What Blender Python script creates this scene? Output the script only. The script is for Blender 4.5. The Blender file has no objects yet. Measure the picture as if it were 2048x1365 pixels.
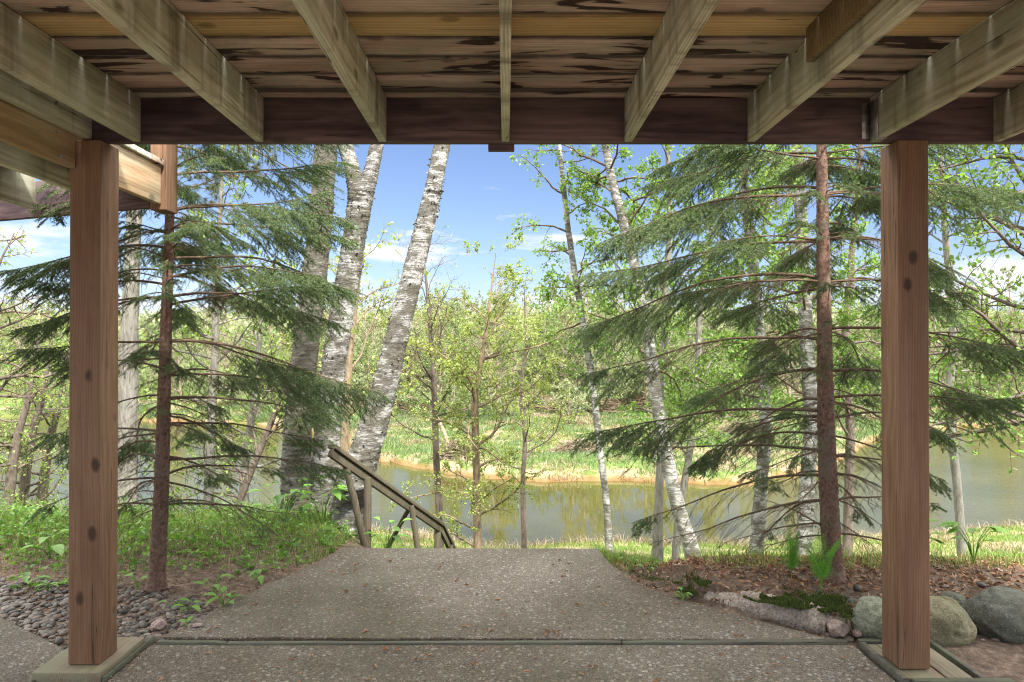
import bpy, math, random
import numpy as np
from math import radians as R, sin, cos, pi

# ------------------------------------------------------------------ camera, world, sun, exposure
SC = bpy.context.scene
COL = SC.collection
FPX, CX, CY, PITCH, CAMZ = 1300.0, 1011.0, 682.5, 0.006, 1.6
cam_d = bpy.data.cameras.new("camera")
cam = bpy.data.objects.new("camera", cam_d)
COL.objects.link(cam)
cam.location = (0, 0, CAMZ)
cam.rotation_euler = (pi / 2 + PITCH, 0, 0)
cam_d.sensor_width = 36
cam_d.lens = FPX / 2048 * 36
cam_d.shift_x = (1024 - CX) / 2048
cam_d.clip_start = 0.05
cam_d.clip_end = 4000
SC.camera = cam

SUN_EL, SUN_AZ = R(50), R(152)          # azimuth clockwise from +Y: behind the camera, to its right
S = (sin(SUN_AZ) * cos(SUN_EL), cos(SUN_AZ) * cos(SUN_EL), sin(SUN_EL))
sun_d = bpy.data.lights.new("sun", 'SUN')
sun_d.energy = 3.1
sun_d.angle = R(4.0)
sun_d.color = (1.0, 0.955, 0.88)
sun = bpy.data.objects.new("sun", sun_d)
COL.objects.link(sun)
import mathutils
sun.rotation_euler = mathutils.Vector((-S[0], -S[1], -S[2])).to_track_quat('-Z', 'Y').to_euler()

SC.view_settings.view_transform = 'Standard'
SC.view_settings.look = 'None'
SC.view_settings.gamma = 1
SC.view_settings.exposure = 2.15
cy = SC.cycles
cy.max_bounces = 7
cy.diffuse_bounces = 5
cy.glossy_bounces = 3
cy.transmission_bounces = 3
cy.caustics_reflective = False
cy.caustics_refractive = False
cy.sample_clamp_indirect = 6
cy.pixel_filter_type = 'BLACKMAN_HARRIS'
cy.filter_width = 1.1

W = bpy.data.worlds.new("World")
SC.world = W
W.use_nodes = True


class NT:
    """Tiny node-graph helper."""
    def __init__(s, tree):
        s.t = tree
        s.L = tree.links

    def n(s, typ, ins=None, **kw):
        nd = s.t.nodes.new(typ)
        for k, v in kw.items():
            setattr(nd, k, v)
        for k, v in (ins or {}).items():
            s.put(nd, k, v)
        return nd

    def put(s, nd, k, v):
        sock = nd.inputs[k]
        if hasattr(v, 'is_output') or isinstance(v, bpy.types.NodeSocket):
            s.L.new(v, sock)
        elif isinstance(v, bpy.types.Node):
            s.L.new(v.outputs[0], sock)
        else:
            if isinstance(v, (tuple, list)) and len(v) == 3 and sock.type == 'RGBA':
                v = (*v, 1)
            sock.default_value = v

    def math(s, op, a, b=0.0, clamp=False):
        nd = s.n('ShaderNodeMath', {0: a, 1: b}, operation=op)
        nd.use_clamp = clamp
        return nd.outputs[0]

    def mix(s, f, a, b, mode='MIX'):
        nd = s.n('ShaderNodeMix', data_type='RGBA', blend_type=mode)
        s.put(nd, 0, f)
        s.put(nd, 6, a)
        s.put(nd, 7, b)
        return nd.outputs[2]

    def ramp(s, f, stops, interp='LINEAR'):
        nd = s.n('ShaderNodeValToRGB', {0: f})
        cr = nd.color_ramp
        cr.interpolation = interp
        while len(cr.elements) < len(stops):
            cr.elements.new(0.5)
        for e, (p, c) in zip(cr.elements, stops):
            e.position = p
            e.color = (c, c, c, 1) if isinstance(c, (int, float)) else (*c, 1)
        return nd.outputs[0]

    def noise(s, vec, scale, detail=3, rough=0.55, dist=0.0):
        return s.n('ShaderNodeTexNoise', {'Vector': vec, 'Scale': scale, 'Detail': detail, 'Roughness': rough, 'Distortion': dist}).outputs[0]

    def scale(s, vec, sc, loc=(0, 0, 0)):
        return s.n('ShaderNodeMapping', {'Vector': vec, 'Location': loc, 'Scale': sc}).outputs[0]

    def sep(s, vec):
        return s.n('ShaderNodeSeparateXYZ', {0: vec}).outputs


wt = NT(W.node_tree)
W.node_tree.nodes.clear()
sky = wt.n('ShaderNodeTexSky', sky_type='NISHITA')
sky.sun_disc = False
sky.sun_elevation = SUN_EL
sky.sun_rotation = SUN_AZ
sky.air_density = 1.0
sky.dust_density = 0.4
sky.ozone_density = 2.0
tc = wt.n('ShaderNodeTexCoord').outputs['Generated']
z = wt.sep(tc)[2]
cl1 = wt.noise(wt.scale(tc, (1.5, 1.5, 6.0), (0.35, 0.2, 0.0)), 2.6, 9, 0.6, 0.25)
cl = wt.math('ADD', cl1, wt.ramp(z, [(0.0, 0.09), (0.07, 0.055), (0.115, 0.0)]))
# the ramp above clamps at 0, so a second term pulls the clear band down
cl = wt.math('SUBTRACT', cl, wt.ramp(z, [(0.08, 0.0), (0.15, 0.05), (0.45, 0.03), (0.8, 0.0)]))
# unseen bright cloud bank added behind, beside and overhead as fill light
dy_ = wt.math('SUBTRACT', 1.0, wt.sep(tc)[1])
back = wt.math('MULTIPLY', wt.ramp(wt.math('MULTIPLY', dy_, 0.5), [(0.14, 0.0), (0.34, 1.0), (0.5, 1.0), (0.85, 0.4)]), wt.ramp(z, [(0.0, 0.5), (0.35, 1.0)]))
back = wt.math('MAXIMUM', back, wt.ramp(z, [(0.42, 0.0), (0.75, 1.0)]))
cl = wt.math('ADD', cl, wt.math('MULTIPLY', back, 0.16))
cl = wt.math('ADD', cl, wt.math('MULTIPLY', wt.ramp(wt.math('MULTIPLY', wt.sep(tc)[0], -1.0), [(0.3, 0.0), (0.6, 1.0)]), 0.055))
cl = wt.math('ADD', cl, wt.ramp(z, [(0.27, 0.0), (0.37, 0.13)]))  # unseen cloud added above the view to whiten water reflections and ambient
cf = wt.ramp(cl, [(0.57, 0.0), (0.68, 1.0)])
skyc = wt.mix(1.0, sky.outputs[0], (0.64, 0.64, 0.74), 'MULTIPLY')
cloudc = wt.mix(wt.ramp(cl1, [(0.5, 0.0), (0.75, 1.0)]), (4.3, 4.4, 5.0), (5.2, 5.2, 5.4))
cloudc = wt.mix(back, cloudc, (30.0, 29.0, 27.5))
hz = wt.ramp(z, [(0.0, 0.35), (0.2, 0.0)])
skyc = wt.mix(hz, skyc, (1.9, 2.7, 4.5))
allc = wt.mix(cf, skyc, cloudc)
bg = wt.n('ShaderNodeBackground', {'Color': allc, 'Strength': 0.055})
wo = wt.n('ShaderNodeOutputWorld', {0: bg})

# ------------------------------------------------------------------ geometry helpers
rng = np.random.default_rng(7)
random.seed(7)


def ray(px, py):
    u, v = (px - CX) / FPX, (CY - py) / FPX
    return np.array([u, cos(PITCH) - v * sin(PITCH), sin(PITCH) + v * cos(PITCH)])


def P(px, py, Y):
    d = ray(px, py)
    return np.array([0, 0, CAMZ]) + d * (Y / d[1])


def G(px, py, z=0.0):
    d = ray(px, py)
    return np.array([0, 0, CAMZ]) + d * ((z - CAMZ) / d[2])


class MB:
    """Collects vertices and faces (numpy), then links them as ONE mesh object."""
    def __init__(s):
        s.v, s.f3, s.f4, s.m3, s.m4, s.n = [], [], [], [], [], 0

    def add(s, v, f, m=0):
        v = np.asarray(v, dtype=np.float64).reshape(-1, 3)
        f = np.asarray(f, dtype=np.int64)
        if len(f) == 0:
            return
        s.v.append(v)
        if f.shape[1] == 3:
            s.f3.append(f + s.n)
            s.m3.append(np.full(len(f), m))
        else:
            s.f4.append(f + s.n)
            s.m4.append(np.full(len(f), m))
        s.n += len(v)

    def box(s, x0, x1, y0, y1, z0, z1, m=0):
        v = [(x, y, z) for z in (z0, z1) for y in (y0, y1) for x in (x0, x1)]
        s.add(v, [(0, 2, 3, 1), (4, 5, 7, 6), (0, 1, 5, 4), (2, 6, 7, 3), (0, 4, 6, 2), (1, 3, 7, 5)], m)

    def tube(s, pts, rad, sides=6, m=0, jit=0.0, cap=True):
        pts = np.asarray(pts, float)
        n = len(pts)
        rad = np.asarray(rad, float) * np.ones(n)
        t = np.gradient(pts, axis=0)
        t /= np.linalg.norm(t, axis=1)[:, None] + 1e-9
        ref = np.array([0.0, 0.0, 1.0]) if abs(t[:, 2]).mean() < 0.8 else np.array([1.0, 0.0, 0.0])
        a = np.cross(t, ref)
        a /= np.linalg.norm(a, axis=1)[:, None] + 1e-9
        b = np.cross(t, a)
        th = np.arange(sides) / sides * 2 * pi
        r = rad[:, None] * (1 + (rng.normal(0, jit, (n, sides)) if jit else 0))
        v = pts[:, None, :] + r[..., None] * (a[:, None, :] * np.cos(th)[None, :, None] + b[:, None, :] * np.sin(th)[None, :, None])
        i = np.arange(n - 1)[:, None] * sides
        j = np.arange(sides)[None, :]
        k = (j + 1) % sides
        f = np.stack([i + j, i + k, i + sides + k, i + sides + j], -1).reshape(-1, 4)
        s.add(v.reshape(-1, 3), f, m)
        if cap and sides >= 4:
            c = np.vstack([v[-1], pts[-1][None]])
            s.add(c, [(q, (q + 1) % sides, sides) for q in range(sides)], m)
            c = np.vstack([v[0], pts[0][None]])
            s.add(c, [((q + 1) % sides, q, sides) for q in range(sides)], m)

    def twigs(s, a, b, r, m=0):
        """many straight 3-sided twigs a->b (N,3)"""
        a, b = np.asarray(a, float).reshape(-1, 3), np.asarray(b, float).reshape(-1, 3)
        N = len(a)
        if N == 0:
            return
        t = b - a
        t /= np.linalg.norm(t, axis=1)[:, None] + 1e-9
        ref = np.where(np.abs(t[:, 2:3]) < 0.8, np.array([[0, 0, 1.0]]), np.array([[1.0, 0, 0]]))
        u = np.cross(t, ref)
        u /= np.linalg.norm(u, axis=1)[:, None]
        w = np.cross(t, u)
        r = (np.ones(N) * r)[:, None]
        v = np.empty((N, 6, 3))
        for q in range(3):
            o = u * cos(q * 2 * pi / 3) + w * sin(q * 2 * pi / 3)
            v[:, q] = a + o * r
            v[:, q + 3] = b + o * r * 0.5
        base = np.arange(N)[:, None, None] * 6
        f = (np.array([[0, 1, 4, 3], [1, 2, 5, 4], [2, 0, 3, 5]])[None] + base).reshape(-1, 4)
        s.add(v.reshape(-1, 3), f, m)

    def leaves(s, p, d, size, m=0, wid=0.6, curl=0.12):
        """rhombic leaves from points p along directions d"""
        p, d = np.asarray(p, float).reshape(-1, 3), np.asarray(d, float).reshape(-1, 3)
        N = len(p)
        if N == 0:
            return
        d = d / (np.linalg.norm(d, axis=1)[:, None] + 1e-9)
        q = rng.normal(size=(N, 3))
        u = np.cross(d, q)
        u /= np.linalg.norm(u, axis=1)[:, None] + 1e-9
        w = np.cross(d, u)
        sz = (np.ones(N) * size)[:, None]
        mid = p + d * sz * 0.45 + w * sz * curl
        v = np.stack([p, mid + u * sz * wid / 2, p + d * sz, mid - u * sz * wid / 2], 1)
        f = np.arange(N)[:, None] * 4 + np.arange(4)[None]
        s.add(v.reshape(-1, 3), f, m)

    def needles(s, a, b, per_m, ln, wd, m=0, spread=0.9, keep_up=0.0):
        """thin triangular needles round twigs a->b"""
        a, b = np.asarray(a, float).reshape(-1, 3), np.asarray(b, float).reshape(-1, 3)
        if len(a) == 0:
            return
        t = b - a
        L = np.linalg.norm(t, axis=1)
        cnt = np.maximum(1, (L * per_m)).astype(int)
        idx = np.repeat(np.arange(len(a)), cnt)
        N = len(idx)
        s_ = rng.random(N)[:, None]
        o = a[idx] + t[idx] * s_
        ax = t[idx] / (L[idx][:, None] + 1e-9)
        q = rng.normal(size=(N, 3))
        q -= ax * (q * ax).sum(1)[:, None]
        q /= np.linalg.norm(q, axis=1)[:, None] + 1e-9
        d = ax * 0.75 + q * spread
        d[:, 2] += keep_up
        d /= np.linalg.norm(d, axis=1)[:, None]
        side = np.cross(d, rng.normal(size=(N, 3)))
        side /= np.linalg.norm(side, axis=1)[:, None] + 1e-9
        l_ = ln * (0.7 + 0.6 * rng.random(N))[:, None]
        v = np.stack([o - side * wd / 2, o + side * wd / 2, o + d * l_], 1)
        f = np.arange(N)[:, None] * 3 + np.arange(3)[None]
        s.add(v.reshape(-1, 3), f, m)

    def build(s, name, mats, parent=None, smooth=False, origin=None):
        me = bpy.data.meshes.new(name)
        V = np.concatenate(s.v) if s.v else np.zeros((0, 3))
        if origin is not None:
            V = V - np.asarray(origin)[None]
        f3 = np.concatenate(s.f3) if s.f3 else np.zeros((0, 3), int)
        f4 = np.concatenate(s.f4) if s.f4 else np.zeros((0, 4), int)
        mi = np.concatenate((s.m3 or [np.zeros(0)]) + (s.m4 or [np.zeros(0)])).astype(np.int32)
        nl = len(f3) * 3 + len(f4) * 4
        me.vertices.add(len(V))
        me.vertices.foreach_set('co', V.astype(np.float32).ravel())
        me.loops.add(nl)
        me.loops.foreach_set('vertex_index', np.concatenate([f3.ravel(), f4.ravel()]).astype(np.int32))
        npoly = len(f3) + len(f4)
        me.polygons.add(npoly)
        st = np.concatenate([np.arange(len(f3)) * 3, len(f3) * 3 + np.arange(len(f4)) * 4]).astype(np.int32)
        me.polygons.foreach_set('loop_start', st)
        me.polygons.foreach_set('material_index', mi[:npoly])
        if smooth:
            me.polygons.foreach_set('use_smooth', np.ones(npoly, bool))
        me.update(calc_edges=True)
        for m in (mats if isinstance(mats, (list, tuple)) else [mats]):
            me.materials.append(m)
        o = bpy.data.objects.new(name, me)
        if origin is not None and parent is None:
            o.location = tuple(origin)
        if parent is not None:
            o.parent = parent
        COL.objects.link(o)
        return o


def tag(o, label=None, cat=None, group=None, kind=None):
    if label: o['label'] = label
    if cat: o['category'] = cat
    if group: o['group'] = group
    if kind: o['kind'] = kind
    return o


def empty(name, loc, label, cat, group=None, rz=0.0):
    o = bpy.data.objects.new(name, None)
    o.empty_display_size = 0.2
    o.location = tuple(float(c) for c in loc)
    o.rotation_euler = (0, 0, rz)
    COL.objects.link(o)
    return tag(o, label, cat, group)


def copy_tree(root, parent=None):
    c = root.copy()
    COL.objects.link(c)
    if parent is not None:
        c.parent = parent
    for ch in root.children:
        copy_tree(ch, c)
    return c


def bevel(o, w=0.004, seg=2):
    m = o.modifiers.new('bevel', 'BEVEL')
    m.width = w
    m.segments = seg
    m.limit_method = 'ANGLE'
    return o


def spline(pts, n):
    """Catmull-Rom through pts"""
    pts = np.asarray(pts, float)
    q = np.vstack([2 * pts[0] - pts[1], pts, 2 * pts[-1] - pts[-2]])
    k = len(pts) - 1
    out = []
    for u in np.linspace(0, k, n):
        i = min(int(u), k - 1)
        t = u - i
        a, b, c, d = q[i], q[i + 1], q[i + 2], q[i + 3]
        out.append(0.5 * ((2 * b) + (c - a) * t + (2 * a - 5 * b + 4 * c - d) * t * t + (-a + 3 * b - 3 * c + d) * t ** 3))
    return np.array(out)


def vnoise(x, y, seed=0):
    """smooth value noise, vectorised"""
    x, y = np.asarray(x, float), np.asarray(y, float)
    xi, yi = np.floor(x), np.floor(y)
    xf, yf = x - xi, y - yi
    xf, yf = xf * xf * (3 - 2 * xf), yf * yf * (3 - 2 * yf)

    def h(a, b):
        t = np.sin(a * 127.1 + b * 311.7 + seed * 74.7) * 43758.5453
        return t - np.floor(t)
    return (h(xi, yi) * (1 - xf) + h(xi + 1, yi) * xf) * (1 - yf) + (h(xi, yi + 1) * (1 - xf) + h(xi + 1, yi + 1) * xf) * yf - 0.5


# ------------------------------------------------------------------ materials
def material(name, rough=0.8, spec=0.3):
    m = bpy.data.materials.new(name)
    m.use_nodes = True
    nt = NT(m.node_tree)
    b = m.node_tree.nodes['Principled BSDF']
    b.inputs['Roughness'].default_value = rough
    b.inputs['Specular IOR Level'].default_value = spec
    return m, nt, b


def ocoord(nt, rnd=True):
    c = nt.n('ShaderNodeTexCoord').outputs['Object']
    if rnd:
        r = nt.n('ShaderNodeObjectInfo').outputs['Random']
        off = nt.n('ShaderNodeCombineXYZ', {0: nt.math('MULTIPLY', r, 37.0), 1: nt.math('MULTIPLY', r, 91.0), 2: nt.math('MULTIPLY', r, 53.0)})
        c = nt.n('ShaderNodeVectorMath', {0: c, 1: off.outputs[0]}, operation='ADD').outputs[0]
    return c


def bump(nt, b, h, strength=0.4, dist=0.01):
    bn = nt.n('ShaderNodeBump', {'Height': h, 'Strength': strength, 'Distance': dist})
    nt.put(b, 'Normal', bn.outputs[0])


def wood(name, c_lo, c_hi, axis, blotch=(0.5, 0.5, 0.5), bl_amt=0.5, knots=0.6, stain=None, stain_th=0.6, rough=0.75, streak=0.0, ring=0.011, alg=None, edge=0.0, top=2.832, contrast=0.5):
    """grain runs along axis (0,1,2) in object space"""
    m, nt, b = material(name, rough, 0.25)
    raw = nt.n('ShaderNodeTexCoord').outputs['Object']
    c = ocoord(nt)
    rnd = nt.n('ShaderNodeObjectInfo').outputs['Random']
    ax = [i for i in range(3) if i != axis]
    so = nt.sep(raw)
    # growth rings round a pith lying outside the piece, bent slowly along the grain
    wl = nt.noise(nt.scale(c, tuple(0.9 if i == axis else 2.5 for i in range(3))), 1.0, 2, 0.5)
    wl2 = nt.noise(nt.scale(c, tuple(3.0 if i == axis else 14.0 for i in range(3))), 1.0, 2, 0.5)
    p0 = nt.math('ADD', so[ax[0]], nt.math('MULTIPLY_ADD', rnd, 0.12))
    nt.t.nodes[-1].inputs[2].default_value = 0.02
    p1 = nt.math('SUBTRACT', so[ax[1]], nt.math('MULTIPLY', wl, 0.16))
    rr = nt.math('SQRT', nt.math('ADD', nt.math('MULTIPLY', p0, p0), nt.math('MULTIPLY', p1, p1)))
    rr = nt.math('ADD', rr, nt.math('MULTIPLY', wl2, 0.012))
    wv = nt.math('SINE', nt.math('MULTIPLY', rr, 6.283 / ring))
    wv = nt.math('MULTIPLY', nt.math('ADD', wv, 1.0), 0.5)
    sc = [70.0, 70.0, 70.0]
    sc[axis] = 1.6
    gr = nt.noise(nt.scale(c, tuple(sc)), 1.0, 5, 0.7, 0.3)
    f = nt.math('ADD', nt.math('MULTIPLY', gr, 0.9), nt.math('MULTIPLY', wv, 0.22))
    col = nt.mix(nt.ramp(f, [(0.5 - contrast * 0.5, 0.0), (0.6 + contrast * 0.4, 1.0)]), c_lo, c_hi)
    bl = nt.noise(nt.scale(c, tuple(0.8 if i == axis else 4.0 for i in range(3))), 1.6, 4, 0.6)
    col = nt.mix(nt.ramp(bl, [(0.42, 0.0), (0.62, bl_amt)]), col, blotch, 'MULTIPLY')
    col = nt.mix(nt.math('MULTIPLY', rnd, 0.35), col, (0.6, 0.6, 0.6), 'MULTIPLY')
    if alg:
        al = nt.noise(nt.scale(c, tuple(1.2 if i == axis else 3.5 for i in range(3))), 1.6, 5, 0.65, 0.4)
        col = nt.mix(nt.ramp(al, [(0.45, 0.0), (0.62, 0.65)]), col, alg)
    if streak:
        # pale wedges that widen and fade downward from each gap between the deck boards
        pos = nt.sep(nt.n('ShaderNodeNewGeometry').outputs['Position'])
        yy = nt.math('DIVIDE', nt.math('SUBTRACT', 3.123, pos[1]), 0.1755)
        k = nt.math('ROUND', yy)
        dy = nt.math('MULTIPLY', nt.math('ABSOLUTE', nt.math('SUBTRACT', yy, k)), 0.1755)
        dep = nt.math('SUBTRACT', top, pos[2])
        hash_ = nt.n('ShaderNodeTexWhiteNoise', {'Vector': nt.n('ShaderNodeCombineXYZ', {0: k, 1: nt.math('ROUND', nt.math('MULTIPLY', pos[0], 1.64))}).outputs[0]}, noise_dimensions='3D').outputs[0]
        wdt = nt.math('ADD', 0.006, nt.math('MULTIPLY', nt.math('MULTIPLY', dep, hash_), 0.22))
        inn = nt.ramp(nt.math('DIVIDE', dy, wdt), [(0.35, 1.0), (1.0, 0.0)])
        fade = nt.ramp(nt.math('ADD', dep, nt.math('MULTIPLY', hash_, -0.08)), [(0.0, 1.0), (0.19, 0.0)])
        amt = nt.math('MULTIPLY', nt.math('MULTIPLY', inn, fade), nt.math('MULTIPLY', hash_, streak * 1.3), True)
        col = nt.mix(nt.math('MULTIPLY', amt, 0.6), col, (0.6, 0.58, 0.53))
        stv = nt.noise(nt.scale(c, tuple(8.0 if i == axis else 0.7 for i in range(3))), 1.0, 3, 0.6)
        col = nt.mix(nt.ramp(stv, [(0.5, 0.0), (0.7, streak)]), col, (0.12, 0.09, 0.065))
    if stain:
        sv = nt.noise(nt.scale(c, tuple(2.1 if i == axis else 11.0 for i in range(3))), 1.0, 3, 0.55, 0.7)
        sv = nt.math('ADD', sv, nt.math('MULTIPLY', nt.math('SUBTRACT', gr, 0.5), 0.11))
        col = nt.mix(nt.ramp(sv, [(stain_th - 0.07, 0.0), (stain_th, 0.35)]), col, tuple(0.5 * q + 0.02 for q in c_lo))
        col = nt.mix(nt.ramp(sv, [(stain_th, 0.0), (stain_th + 0.02, 0.95)]), col, stain)
    if edge:
        e = nt.math('ADD', nt.math('ABSOLUTE', so[1]), nt.math('MULTIPLY', nt.math('SUBTRACT', nt.noise(nt.scale(c, (5, 20, 20)), 1.0, 4, 0.7), 0.5), 0.05))
        col = nt.mix(nt.ramp(e, [(0.058, 0.0), (0.082, edge)]), col, (0.025, 0.022, 0.018))
    if knots:
        vs = [7.0, 7.0, 7.0]
        vs[axis] = 4.2
        vo = nt.n('ShaderNodeTexVoronoi', {'Vector': nt.scale(c, tuple(vs)), 'Scale': 0.75})
        d = nt.math('ADD', vo.outputs['Distance'], nt.math('MULTIPLY', nt.noise(c, 40, 2), 0.05))
        col = nt.mix(nt.ramp(d, [(0.1, knots), (0.14, knots * 0.5), (0.17, 0.0)]), col, tuple(x * 0.35 for x in c_lo))
    ck = nt.noise(nt.scale(c, tuple(0.9 if i == axis else 34.0 for i in range(3)), (3.1, 7.7, 1.3)), 1.0, 1, 0.4)
    ckm = nt.ramp(nt.math('ABSOLUTE', nt.math('SUBTRACT', ck, 0.69)), [(0.004, 1.0), (0.012, 0.0)])
    col = nt.mix(nt.math('MULTIPLY', ckm, 0.75), col, (0.02, 0.014, 0.01))
    sp = nt.noise(nt.scale(c, tuple(12.0 if i == axis else 30.0 for i in range(3))), 1.0, 6, 0.8)
    col = nt.mix(nt.ramp(sp, [(0.3, 0.3), (0.45, 0.0), (0.62, 0.0), (0.8, 0.25)]), col, tuple(q * 0.5 for q in c_lo))
    nt.put(b, 'Base Color', col)
    bump(nt, b, nt.math('SUBTRACT', nt.math('ADD', gr, nt.math('MULTIPLY', wv, 0.15)), ckm), 0.45, 0.004)
    return m


M = {}
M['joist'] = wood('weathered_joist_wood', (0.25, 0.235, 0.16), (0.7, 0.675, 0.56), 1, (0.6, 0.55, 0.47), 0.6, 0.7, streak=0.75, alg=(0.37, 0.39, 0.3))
M['rim'] = wood('weathered_rim_wood', (0.2, 0.16, 0.1), (0.48, 0.41, 0.28), 1, (0.85, 0.5, 0.28), 0.6, 0.6, ring=0.02)
M['board'] = wood('stained_deck_board_wood', (0.28, 0.19, 0.15), (0.68, 0.5, 0.42), 0, (0.55, 0.48, 0.44), 0.75, 0.8, stain=(0.02, 0.006, 0.007), stain_th=0.585, alg=(0.24, 0.24, 0.18), edge=0.85)
M['board_tan'] = wood('tan_deck_board_wood', (0.3, 0.19, 0.08), (0.6, 0.43, 0.22), 0, (0.75, 0.6, 0.45), 0.4, 0.6, ring=0.022, edge=0.6, contrast=0.6)
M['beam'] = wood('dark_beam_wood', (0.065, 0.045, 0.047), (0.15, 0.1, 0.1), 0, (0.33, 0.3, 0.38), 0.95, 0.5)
M['post'] = wood('red_brown_post_wood', (0.085, 0.05, 0.032), (0.28, 0.168, 0.1), 2, (0.6, 0.5, 0.42), 0.6, 0.85, ring=0.007, contrast=0.9)
M['plate'] = wood('grey_green_plate_wood', (0.1, 0.088, 0.062), (0.26, 0.215, 0.155), 1, (0.7, 0.6, 0.5), 0.6, 0.3, alg=(0.14, 0.15, 0.09))
M['strip'] = wood('dark_green_strip_wood', (0.035, 0.035, 0.028), (0.12, 0.115, 0.09), 0, (0.6, 0.6, 0.5), 0.6, 0.2, alg=(0.07, 0.085, 0.05))
M['rail'] = wood('weathered_rail_wood', (0.035, 0.029, 0.02), (0.11, 0.09, 0.062), 2, (0.6, 0.6, 0.5), 0.6, 0.3, alg=(0.07, 0.07, 0.04))

m, nt, b = material('galvanised_steel', 0.45, 0.5)
b.inputs['Metallic'].default_value = 0.7
nt.put(b, 'Base Color', nt.ramp(nt.noise(ocoord(nt), 30, 4), [(0.3, (0.16, 0.16, 0.17)), (0.7, (0.4, 0.4, 0.42))]))
M['steel'] = m

# exposed aggregate concrete
m, nt, b = material('exposed_aggregate_concrete', 0.85, 0.25)
c = ocoord(nt, False)
v1 = nt.n('ShaderNodeTexVoronoi', {'Vector': c, 'Scale': 135.0})
v2 = nt.n('ShaderNodeTexVoronoi', {'Vector': nt.scale(c, (1, 1, 1), (3.3, 1.7, 0)), 'Scale': 30.0})
base = nt.ramp(nt.noise(c, 1.7, 6, 0.65), [(0.3, (0.25, 0.21, 0.17)), (0.55, (0.36, 0.315, 0.265)), (0.72, (0.42, 0.365, 0.31))])
gcol = nt.ramp(nt.sep(v1.outputs['Color'])[0], [(0.0, (0.03, 0.025, 0.02)), (0.25, (0.18, 0.14, 0.1)), (0.5, (0.46, 0.39, 0.31)), (0.7, (0.26, 0.24, 0.21)), (0.88, (0.6, 0.44, 0.33)), (1.0, (0.95, 0.9, 0.8))])
col = nt.mix(nt.ramp(v1.outputs['Distance'], [(0.3, 0.8), (0.7, 0.2)]), base, gcol)
col = nt.mix(nt.ramp(nt.noise(c, 150, 3, 0.7), [(0.38, 0.6), (0.47, 0.0)]), col, (0.06, 0.055, 0.045))
pcol = nt.ramp(nt.sep(v2.outputs['Color'])[1], [(0.0, (0.75, 0.72, 0.66)), (0.5, (0.5, 0.52, 0.52)), (1.0, (0.85, 0.72, 0.6))])
pick = nt.ramp(nt.sep(v2.outputs['Color'])[2], [(0.74, 0.0), (0.76, 1.0)])
pd = nt.math('ADD', v2.outputs['Distance'], nt.math('MULTIPLY', nt.noise(c, 55, 2), 0.35))
pm = nt.math('MULTIPLY', nt.ramp(pd, [(0.42, 0.8), (0.5, 0.0)]), pick)
col = nt.mix(pm, col, pcol)
gm = nt.ramp(nt.noise(nt.scale(c, (1, 1, 1), (7, 2, 0)), 0.9, 5, 0.6), [(0.45, 0.0), (0.7, 0.5)])
col = nt.mix(gm, col, (0.17, 0.18, 0.11))
bw = nt.noise(nt.scale(c, (1, 1, 1), (3, 9, 0)), 0.7, 6, 0.6)
col = nt.mix(nt.ramp(bw, [(0.42, 0.0), (0.6, 0.75)]), col, nt.mix(1.0, col, (0.6, 0.57, 0.5), 'MULTIPLY'))
col = nt.mix(1.0, col, (0.36, 0.365, 0.36), 'MULTIPLY')
nt.put(b, 'Base Color', col)
bump(nt, b, nt.math('ADD', nt.math('MULTIPLY', v1.outputs['Distance'], -1.0), nt.math('MULTIPLY', pm, 0.5)), 0.6, 0.006)
M['slab'] = m

m, nt, b = material('rough_broken_concrete', 0.9, 0.2)
c = ocoord(nt, False)
n1 = nt.noise(c, 9, 8, 0.7)
v1 = nt.n('ShaderNodeTexVoronoi', {'Vector': c, 'Scale': 90.0})
col = nt.ramp(n1, [(0.3, (0.1, 0.075, 0.06)), (0.5, (0.24, 0.2, 0.16)), (0.7, (0.4, 0.36, 0.29))])
col = nt.mix(0.35, col, nt.ramp(nt.sep(v1.outputs['Color'])[0], [(0, (0.08, 0.06, 0.05)), (1, (0.5, 0.45, 0.4))]))
nt.put(b, 'Base Color', col)
bump(nt, b, nt.math('ADD', n1, nt.math('MULTIPLY', v1.outputs['Distance'], -0.4)), 0.8, 0.012)
M['curb'] = m


def stone(name, a, bcol, cc, sc=18.0):
    m, nt, b = material(name, 0.85, 0.25)
    c = ocoord(nt)
    n1 = nt.noise(c, sc, 9, 0.75)
    n2 = nt.noise(c, 3.5, 4, 0.6)
    col = nt.ramp(n1, [(0.3, a), (0.5, bcol), (0.72, cc)])
    col = nt.mix(nt.ramp(n2, [(0.47, 0.0), (0.62, 0.4)]), col, (0.11, 0.115, 0.07))
    vsp = nt.noise(c, 95, 3, 0.8)
    col = nt.mix(nt.ramp(vsp, [(0.36, 0.6), (0.45, 0.0), (0.6, 0.0), (0.68, 0.5)]), col, nt.ramp(vsp, [(0.45, (0.03, 0.03, 0.025)), (0.55, (0.42, 0.41, 0.36))]))
    nt.put(b, 'Base Color', col)
    bump(nt, b, nt.math('ADD', n1, n2), 0.9, 0.02)
    return m


M['rock_green'] = stone('lichen_green_rock', (0.07, 0.08, 0.055), (0.2, 0.22, 0.16), (0.4, 0.42, 0.33), 30)
M['rock_tan'] = stone('mossy_tan_rock', (0.07, 0.065, 0.035), (0.17, 0.155, 0.09), (0.28, 0.25, 0.17), 22)
M['rock_dark'] = stone('dark_grey_rock', (0.045, 0.047, 0.04), (0.08, 0.084, 0.07), (0.14, 0.145, 0.12), 16)
M['rock_pink'] = stone('pink_grey_rock', (0.14, 0.09, 0.08), (0.3, 0.22, 0.2), (0.45, 0.37, 0.34), 35)

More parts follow.
